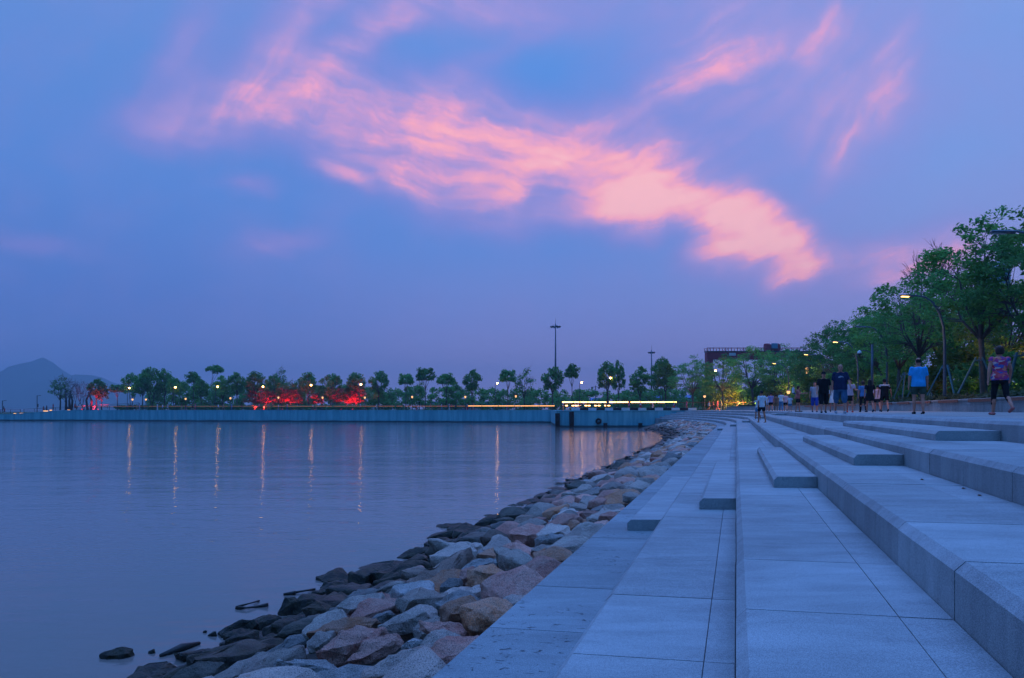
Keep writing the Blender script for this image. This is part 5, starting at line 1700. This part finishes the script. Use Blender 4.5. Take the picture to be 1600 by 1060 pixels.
    rings += [(z, rx + e_ + (.012 if not female and z < 1.25 else 0), ry + e_ + (.010 if z < 1.25 else 0), yo) for z, rx, ry, yo in tor if z > .91 and z < 1.46] + [(1.452, .095, .075, -.006), (1.468, .078, .068, -.005)]
    loft(g_, [(z + dz, rx, ry, yo + ln(z)) for z, rx, ry, yo in rings])
    for s in (-1, 1):
        sh, el, wr = A[s]
        if sleeve > 0:
            q = sh.lerp(el, sleeve); cap(g_, sh, sh.lerp(q, .9), .066 * (ww * .4 + .6), .060, 12)
    nm = 'dress' if kind == 'dress' else 'shirt'
    shirt = mk(nm, g_, cm_(top), root, max(vox, .012))
    if yoke:
        y_ = MB(); loft(y_, [(z + dz, rx + e_ + .006, ry + e_ + .006, yo + ln(z)) for z, rx, ry, yo in tor if 1.34 < z < 1.46] + [(1.47 + dz, .085, .078, -.005 + ln(1.47))])
        for s in (-1, 1): sh, el, wr = A[s]; cap(y_, sh, sh.lerp(el, .25), .072, .068, 12)
        mk('yoke', y_, cm_(yoke), shirt, max(vox, .012))
    if logo:
        l_ = MB(); pts = [(-.085, 0), (-.075, .035), (-.045, .045), (-.03, .065), (.0, .06), (.03, .07), (.055, .045), (.085, .04), (.09, -.005), (.06, -.03), (-.05, -.032)]
        n = len(pts); yy_ = [.128 + .012 * ww - 1.0 * x * x for x, z in pts]
        l_.add([(x, y_ + .004, 1.265 + dz + z) for (x, z), y_ in zip(pts, yy_)] + [(x, y_ - .03, 1.265 + dz + z) for (x, z), y_ in zip(pts, yy_)], [tuple(range(n - 1, -1, -1)), tuple(range(n, 2 * n))] + [(i, (i + 1) % n, (i + 1) % n + n, i + n) for i in range(n)])
        for i, (x0, x1) in enumerate(((-.06, -.02), (-.01, .02), (.03, .07))):
            pass
        l_.build('shirt_print', cm_('grey'), shirt)
    # lower garment
    if kind != 'dress':
        g2 = MB(); fl = {'shorts': .56, 'longshorts': .92, 'trousers': 1.0, 'leggings': 1.0, 'capri': 1.0, 'skirt': .5}[kind]
        ring = [(.80, hipw * ww * .95, .115 * ww, 0), (.88, hipw * ww + .016, .124 * ww, 0), (.96, hipw * ww + .012, .120 * ww, 0), (1.01, hipw * ww * .95 + .008, .112 * ww, 0)]
        if kind == 'skirt': ring = [(.60, .185, .150, 0)] + ring
        loft(g2, [(z + dz, rx, ry, yo) for z, rx, ry, yo in ring])
        for s in (-1, 1):
            hp, kn, an, pitch, toe = J[s]
            if kind in ('shorts', 'longshorts'):
                q = hp.lerp(kn, fl); cap(g2, hp, hp.lerp(q, .93), .098 * (ww * .5 + .5), .096 * (ww * .5 + .5), 14)
                if kind == 'longshorts': cap(g2, kn + Vector((0, 0, .06)), kn.lerp(an, .12), .088, .084, 12)
            elif kind != 'skirt':
                thin = kind in ('leggings', 'capri')
                cap(g2, hp, kn, .092 if thin else .100, .062 if thin else .078, 14); cap(g2, kn, kn.lerp(an, .5 if kind == 'capri' else .92), .062 if thin else .076, .052 if thin else .066, 12)
        mk({'shorts': 'shorts', 'longshorts': 'shorts', 'skirt': 'skirt'}.get(kind, 'trousers'), g2, cm_(bottom), root, max(vox, .012))
    # shoes
    for s in (-1, 1):
        hp, kn, an, pitch, toe = J[s]
        sh_ = MB(); cap(sh_, an + Vector((0, -.040, -.040)), an + toe * 1.10 + Vector((0, 0, -.048)), .040, .034, 10, (1.12, 1))
        if shoe: mk('shoe', sh_, cm_(shoe), root, max(vox, .012))
    # hair
    h_ = MB(); Mx = Mh
    hr = MB()
    if hair == 'short':
        loft(hr, [(-.03, .070, .060, -.040), (0, .080, .075, -.030), (.045, .083, .094, -.016), (.085, .078, .094, -.012), (.112, .058, .070, -.012), (.128, .025, .035, -.012)], 18, 2.1)
    elif hair == 'thin':
        loft(hr, [(-.03, .074, .050, -.050), (.0, .079, .060, -.042), (.04, .079, .070, -.034), (.07, .072, .068, -.030), (.09, .055, .055, -.03)], 18, 2.1)
    elif hair == 'bob':
        loft(hr, [(-.095, .074, .060, -.030), (-.05, .092, .084, -.026), (0, .097, .098, -.020), (.05, .094, .105, -.014), (.09, .080, .094, -.012), (.120, .055, .065, -.012), (.136, .02, .03, -.012)], 18, 2.1)
    elif hair == 'long':
        loft(hr, [(-.50, .050, .020, -.085), (-.40, .095, .034, -.092), (-.25, .115, .045, -.090), (-.12, .098, .060, -.062), (-.03, .092, .076, -.034), (.04, .090, .098, -.016), (.09, .078, .092, -.012), (.120, .052, .065, -.012), (.134, .02, .03, -.012)], 20, 2.1)
    h_.add([tuple(Mx @ Vector(q)) for q in hr.v], hr.f)
    hr_o = mk('hair', h_, hairm or HAIRB, root, max(vox, .010))
    if hat:
        c_ = MB(); hh = MB(); loft(hh, [(.030, .088, .104, -.006), (.07, .087, .102, -.008), (.11, .070, .084, -.010), (.14, .035, .045, -.010)], 18, 2.1); loft(hh, [(.030, .070, .060, .100), (.042, .062, .052, .098)], 14)
        c_.add([tuple(Mx @ Vector(q)) for q in hh.v], hh.f); mk('cap', c_, cm_('black'), root, .010)
    if face:
        for s in (-1, 1):
            f_ = MB(); cap(f_, Mh @ Vector((s * .026, .086, .012)), Mh @ Vector((s * .036, .083, .012)), .0075, .0065, 8); f_.build('eye', cm_('black'), root, smooth=True)
        f_ = MB(); cap(f_, Mh @ Vector((-.018, .097, -.061)), Mh @ Vector((.018, .097, -.061)), .0045, .0045, 8); f_.build('mouth', pmat('lips', (.30, .08, .08), .5), root, smooth=True)
    return root


AW, TW_ = -TH, math.pi - TH


def gnd(u, D):
    p = atD(u, D); s = ts(p)[1]
    return Vector((p.x, p.y, 2.75 + max(0, s - 4.6) * .012))


G1 = 'people strolling on the promenade'
WALK = ((20, 4), (-16, 24)); STAND = ((3, 0), (-3, 2))
person(gnd(1562, 16.4), AW + .1, 1.62, 'woman walking away in a red and blue floral blouse and black cropped trousers', 'floral', 'black', 'capri', ((8, 0), (-14, 34)), ((-6, 14, 6), (14, 20, 14)), 1.08, 'bob', HAIRR, SKIN, 'salmon', True, .010, G1, sleeve=.22)
person(gnd(1435, 21.3), AW, 1.70, 'man walking away in a bright blue t-shirt and olive shorts', 'blue', 'olive', 'shorts', ((6, 4), (-5, 8)), ((-3, 13, 10), (3, 13, 10)), 1.12, 'thin', HAIRB, SKIN, 'black', False, .011, G1, sleeve=.75)
person(gnd(1382, 35.5), AW, 1.68, 'man walking away in black cap and black polo with grey shoulders', 'black', 'black', 'shorts', WALK, ((-6, 22, 12), (10, 26, 8)), 1.10, 'short', HAIRB, SKIN, 'black', False, .014, G1, hat=True, yoke='grey')
person(gnd(1359, 33.6), AW, 1.60, 'woman with long black hair walking away in a short black dress', 'black', 'black', 'dress', WALK, ((-12, 12, 10), (12, 14, 8)), 1.0, 'long', HAIRB, SKIN, 'navy', True, .014, G1)
person(gnd(1348.5, 35.0), AW + .15, 1.56, 'woman walking away in a blue t-shirt and black leggings with short curly hair', 'midblue', 'black', 'leggings', ((10, 2), (-8, 14)), ((-10, 12, 14), (8, 12, 14)), .95, 'bob', HAIRR, SKIN, 'black', True, .014, G1)
person(gnd(1371, 38.5), AW, 1.48, 'person in a pale pink t-shirt half hidden by the man in the black cap', 'palepink', 'black', 'shorts', WALK, ((-6, 12, 30), (12, 12, 10)), .95, 'short', HAIRB, SKIN, 'black', False, .015, G1)
person(gnd(1313, 25.4), TW_ + .05, 1.79, 'big man walking toward the viewer in navy t-shirt with pale print and denim shorts', 'navy', 'denim', 'longshorts', ((14, 6), (-12, 16)), ((16, 16, 22), (-8, 12, 14)), 1.30, 'thin', HAIRB, SKIN, 'grey', False, .011, G1, logo=True, face=True, sleeve=.8, headturn=-8)
person(gnd(1287, 29.4), TW_, 1.73, 'man in black t-shirt, shorts and cap walking beside the big man', 'black', 'black', 'longshorts', ((-12, 16), (14, 6)), ((-10, 15, 14), (8, 15, 14)), 1.16, 'short', HAIRB, SKIN, 'black', False, .012, G1, hat=True, face=True, sleeve=.8)
person(gnd(1273, 38.5), TW_, 1.66, 'person in pale t-shirt and royal blue shorts behind the man in black', 'grey', 'royal', 'longshorts', ((10, 4), (-10, 14)), ((8, 12, 16), (-8, 12, 14)), 1.02, 'short', HAIRR, SKIN, 'navy', False, .015, G1)
person(gnd(1328, 33.8), TW_, 1.62, 'woman in pinkish top, black skirt and red shoes behind the big man', 'palepink', 'black', 'skirt', ((12, 4), (-10, 14)), ((20, 16, 70), (-8, 12, 14)), 1.0, 'bob', HAIRB, SKIN, 'red', True, .014, G1, face=True)
person(gnd(1301, 41.0), TW_, 1.55, 'woman in a white dress glimpsed between the man in black and the big man', 'white', 'white', 'dress', WALK, ((8, 12, 16), (-8, 12, 14)), .95, 'bob', HAIRB, SKIN, 'black', True, .016, G1)
person(gnd(1247, 44.5), TW_ + 1.2, 1.63, 'woman in salmon top and black shorts carrying a small child', 'salmon', 'black', 'shorts', ((6, 2), (-5, 6)), ((40, 14, 60), (38, 10, 66)), 1.05, 'bob', HAIRR, SKIN, 'brown', True, .016, G1, face=True)
cp = gnd(1239.5, 44.3); cp.z += .80
person(cp, TW_ + 1.6, .98, 'small child in white t-shirt held in the arms of the woman in salmon', 'white', 'denim', 'shorts', ((50, 70), (40, 70)), ((30, 20, 40), (40, 20, 30)), 1.1, 'short', HAIRR, SKIN, 'brown', False, .018, G1, face=True)
person(gnd(1234.5, 44.8), TW_, 1.05, 'small child in a white top standing beside the woman who carries a child', 'white', 'jeans', 'shorts', STAND, ((0, 12, 14), (0, 12, 14)), 1.05, 'short', HAIRB, SKIN, 'black', False, .018, G1)
person(gnd(1220.5, 60.0), AW, 1.64, 'person in white t-shirt and light jeans with pink shoes', 'white', 'jeans', 'trousers', ((8, 2), (-8, 12)), ((0, 14, 12), (0, 14, 12)), 1.0, 'short', HAIRR, SKIN, 'pink', True, .018, G1)
person(gnd(1227.5, 61.0), AW, 1.60, 'person in pale pink t-shirt and black shorts beside the one in light jeans', 'palepink', 'black', 'shorts', WALK, ((0, 14, 12), (0, 14, 12)), 1.05, 'short', HAIRB, SKIN, 'black', False, .018, G1)
person(gnd(1204.5, 61.0), AW, 1.62, 'person in lilac shirt and black shorts right of the boy', 'lilac', 'black', 'shorts', WALK, ((0, 16, 12), (0, 16, 12)), 1.1, 'short', HAIRB, SKIN, 'black', False, .018, G1)
person(gnd(1212.5, 66.0), AW, 1.55, 'person in brown clothes between the lilac shirt and the light jeans', 'brown', 'brown', 'trousers', WALK, ((0, 10, 12), (0, 10, 12)), .95, 'short', HAIRB, SKIN, 'black', False, .018, G1)
person(gnd(1199.5, 63.5), AW, 1.50, 'person with white bag half hidden left of the lilac shirt', 'white', 'grey', 'shorts', STAND, ((0, 10, 12), (0, 10, 12)), .9, 'short', HAIRB, SKIN, 'black', False, .018, G1)
person(at(1190, 660.5, 2.25), AW + .5, 1.57, 'boy in white t-shirt and black shorts stepping along the terraces', 'white', 'black', 'shorts', ((16, 14), (-12, 8)), ((-14, 12, 14), (14, 12, 16)), .95, 'short', HAIRB, SKIN2, None, False, .012, 'children on the terraces', sleeve=.75)
person(atD(1183.5, 43.0, 2.25), AW + 1.1, 1.42, 'child in white and blue behind the boy, one arm pointing out to the left', 'white', 'jeans', 'shorts', ((10, 6), (-10, 12)), ((75, 10, 5), (0, 12, 14)), .95, 'short', HAIRB, SKIN2, 'white', False, .015, 'children on the terraces')

# far walkers: prototypes with parts, copied and re-dressed
fp = [person((0, 0, 0), 0, 1.66, 'distant walker in pale clothes on the quay', 'white', 'black', 'shorts', WALK, w=1.05, vox=.02, shoe=None), person((0, 0, 0), 0, 1.62, 'distant walker in pale clothes on the quay', 'white', 'black', 'trousers', STAND, w=.98, vox=.02, hair='bob', female=True, shoe=None),
      person((0, 0, 0), 0, 1.60, 'distant walker in pale clothes on the quay', 'white', 'black', 'dress', WALK, vox=.02, hair='long', female=True, shoe=None)]
FP = [  # column, distance, prototype, turn, top, bottom, label
    (7, 179.5, 0, 1.5, 'red', 'black', 'person in red behind the railing at the extreme left'), (68, 178.4, 0, 1.4, 'salmon', 'navy', 'person in dull pink on the ramp before the mountain'), (73, 178.6, 1, -1.5, 'navy', 'black', 'dark figure next to the dull pink one on the ramp'),
    (83, 178.2, 1, 1.5, 'red', 'brown', 'person in dark red at the top of the ramp'), (117, 178.2, 0, 1.5, 'red', 'black', 'person in red under the bare grove'), (214, 170.5, 0, 1.5, 'tan', 'tan', 'person in tan below the first globe lamp'), (218, 171.0, 1, 1.5, 'palepink', 'grey', 'person in pale pink beside the one in tan'),
    (246, 170.0, 1, -1.5, 'white', 'white', 'person all in white in front of the big tree group'), (254, 170.2, 0, 1.5, 'white', 'jeans', 'small person in white between two others in white'), (262, 169.6, 0, -1.5, 'palepink', 'white', 'person in pale clothes below the second globe lamp'),
    (284, 169.2, 1, 1.5, 'brown', 'tan', 'person in brown by the hedge'), (290, 169.4, 0, 1.5, 'red', 'denim', 'person in red by the hedge next to the one in brown'), (301, 169.0, 0, 1.5, 'navy', 'black', 'dark person left of the one in pink under the free umbrella tree'), (305, 168.8, 1, -1.5, 'pink', 'salmon', 'person in pink under the free umbrella tree'),
    (341, 168.0, 0, 1.5, 'white', 'black', 'person in white and black below the third globe lamp'), (349, 168.0, 0, 1.5, 'tan', 'tan', 'person in tan leaning right of the third globe lamp'), (362, 167.6, 1, -1.5, 'midblue', 'jeans', 'person in blue left of the red glow'), (378, 167.5, 1, 1.5, 'brown', 'brown', 'person in brown left of the first red trunks'),
    (405, 166.8, 0, 1.5, 'pink', 'black', 'person with pink top before the first red trunks'), (420, 166.6, 0, -1.5, 'tan', 'salmon', 'person in tan before the widest red glow'), (435, 166.2, 1, 1.5, 'white', 'jeans', 'person in white before the widest red glow'), (440, 166.2, 0, 1.5, 'navy', 'black', 'person in dark clothes beside the one in white before the red glow'),
    (449, 166.0, 1, 1.5, 'white', 'midblue', 'person in white with pale blue trousers before the brightest red shrub'), (489, 165.2, 0, 1.5, 'white', 'black', 'person in white below the globe lamp right of the glow'), (494, 165.2, 1, 1.5, 'tan', 'tan', 'person in tan close to the one in white below the globe lamp'),
    (563, 163.8, 0, 1.5, 'white', 'navy', 'person in white below the right-hand red glow'), (571, 163.6, 0, -1.5, 'tan', 'brown', 'person in tan striding right of the right-hand red glow'), (651, 162.0, 1, 1.5, 'palepink', 'red', 'person in pink and red under the spaced umbrella trees'), (673, 161.5, 0, 1.5, 'salmon', 'navy', 'person in salmon between the second and third spaced trees'),
    (686, 161.4, 0, 1.5, 'navy', 'black', 'person in navy left of the group before the hoarding'), (690, 161.3, 1, 1.5, 'white', 'midblue', 'person in white before the pale blue hoarding'), (702, 161.2, 1, -1.5, 'palepink', 'white', 'person in pale pink right of the one in white before the hoarding'), (705.5, 161.0, 0, 1.5, 'red', 'navy', 'person in bright red before the hoarding'),
    (730, 160.4, 1, 1.5, 'palepink', 'red', 'person where the far lit railing begins'), (740, 160.2, 0, 1.5, 'salmon', 'tan', 'person in salmon at the start of the far lit railing'), (792, 159.0, 1, 1.5, 'pink', 'grey', 'person in pink behind the far lit railing'), (880, 121.0, 1, 1.5, 'white', 'tan', 'person in white at the left end of the bright railing'),
    (906, 116.5, 0, 1.5, 'red', 'navy', 'person in red below the bright railing'), (948, 116.0, 1, 1.5, 'navy', 'black', 'dark figure behind the striped kerb'), (983, 117.0, 0, 1.5, 'pink', 'navy', 'person in pink behind the striped kerb'), (1001, 117.2, 1, 1.5, 'white', 'red', 'person in white behind the middle of the striped kerb'),
    (1020, 122.0, 1, -1.5, 'palepink', 'white', 'pale-dressed person overlapping the bright railing'), (1053, 116.0, 0, 1.5, 'midblue', 'red', 'person in blue at the right end of the bright railing'), (1073, 117.5, 1, 1.5, 'pink', 'salmon', 'person in pink just past the bright railing'),
    (1108, 115.8, 0, -1.3, 'white', 'navy', 'person in white and dark trousers at the wooden handrail'), (1114.5, 116.0, 1, 1.3, 'salmon', 'navy', 'person in dull red at the wooden handrail'), (1121, 117.0, 0, 1.5, 'pink', 'brown', 'person in pink second right of the white one at the handrail'),
    (1127, 118.0, 1, 1.5, 'midblue', 'denim', 'person in blue behind the wooden handrail'), (1154, 114.8, 0, 1.4, 'denim', 'navy', 'person in dark blue at the right end of the handrail'), (1161, 115.4, 1, 1.4, 'navy', 'navy', 'person in navy beside the dark blue one at the handrail end'),
]
FAR_TODO = [(i, r) for i, r in enumerate(FP)]
bpy.context.view_layer.update()
for o, vx in BAKE:
    md = o.modifiers.new('r', 'REMESH'); md.mode = 'VOXEL'; md.voxel_size = vx; md.use_smooth_shade = True
    ms = o.modifiers.new('s', 'SMOOTH'); ms.factor = .5; ms.iterations = 2
dg = bpy.context.evaluated_depsgraph_get()
for o, vx in BAKE:
    me = bpy.data.meshes.new_from_object(o.evaluated_get(dg))
    old = o.data
    me.name = o.name
    if not me.materials: me.materials.append(old.materials[0])
    o.modifiers.clear()
    o.data = me
    bpy.data.meshes.remove(old)
protok = [False] * 3
for i, (u, D, k, rz, tp, bt, lab) in FAR_TODO:
    z = 2.715
    if u < 12: z = 1.7
    elif u < 80: z = 1.9 + (u - 60) * .03
    src = fp[k]
    if not protok[k]:
        r = src; protok[k] = True
    else:
        r = src.copy(); COL.objects.link(r)
        for ch in src.children:
            c = ch.copy(); COL.objects.link(c); c.parent = r
    r.location = atD(u, D, z); r.rotation_euler = (0, 0, rz); r['label'] = lab; r['group'] = 'distant walkers on the quay'
    s_ = 1.0 + .07 * math.sin(i * 2.1)
    r.scale = (r.scale[0] * s_,) * 3 if i > 2 else r.scale
    for c in r.children:
        n = c.name.split('.')[0]
        mt = cm_(tp) if n in ('shirt', 'dress') else cm_(bt) if n in ('shorts', 'trousers', 'skirt') else None
        if mt is not None:
            c.material_slots[0].link = 'OBJECT'; c.material_slots[0].material = mt

# small litter on the stones
LEAFB = pmat('dead leaf', (.16, .06, .03), .8)
for (u, v, z, lab) in ((1441, 750.5, 2.25, 'tiny reddish dead leaf on the fourth terrace, highest of three'), (1506, 764.5, 2.25, 'tiny dark dead leaf on the fourth terrace, middle of three'), (1531, 775.5, 2.25, 'tiny dark dead leaf on the fourth terrace, lowest of three')):
    m = MB(); p = at(u, v, z)
    m.add([(p.x - .02, p.y, z + .004), (p.x, p.y - .012, z + .012), (p.x + .024, p.y + .004, z + .006), (p.x, p.y + .014, z + .014), (p.x, p.y, z + .001)], [(0, 1, 2, 3), (0, 4, 1), (1, 4, 2), (2, 4, 3), (3, 4, 0)])
    tag(m.build('dead_leaf', LEAFB), lab, 'dead leaf', 'dead leaves on the terraces')
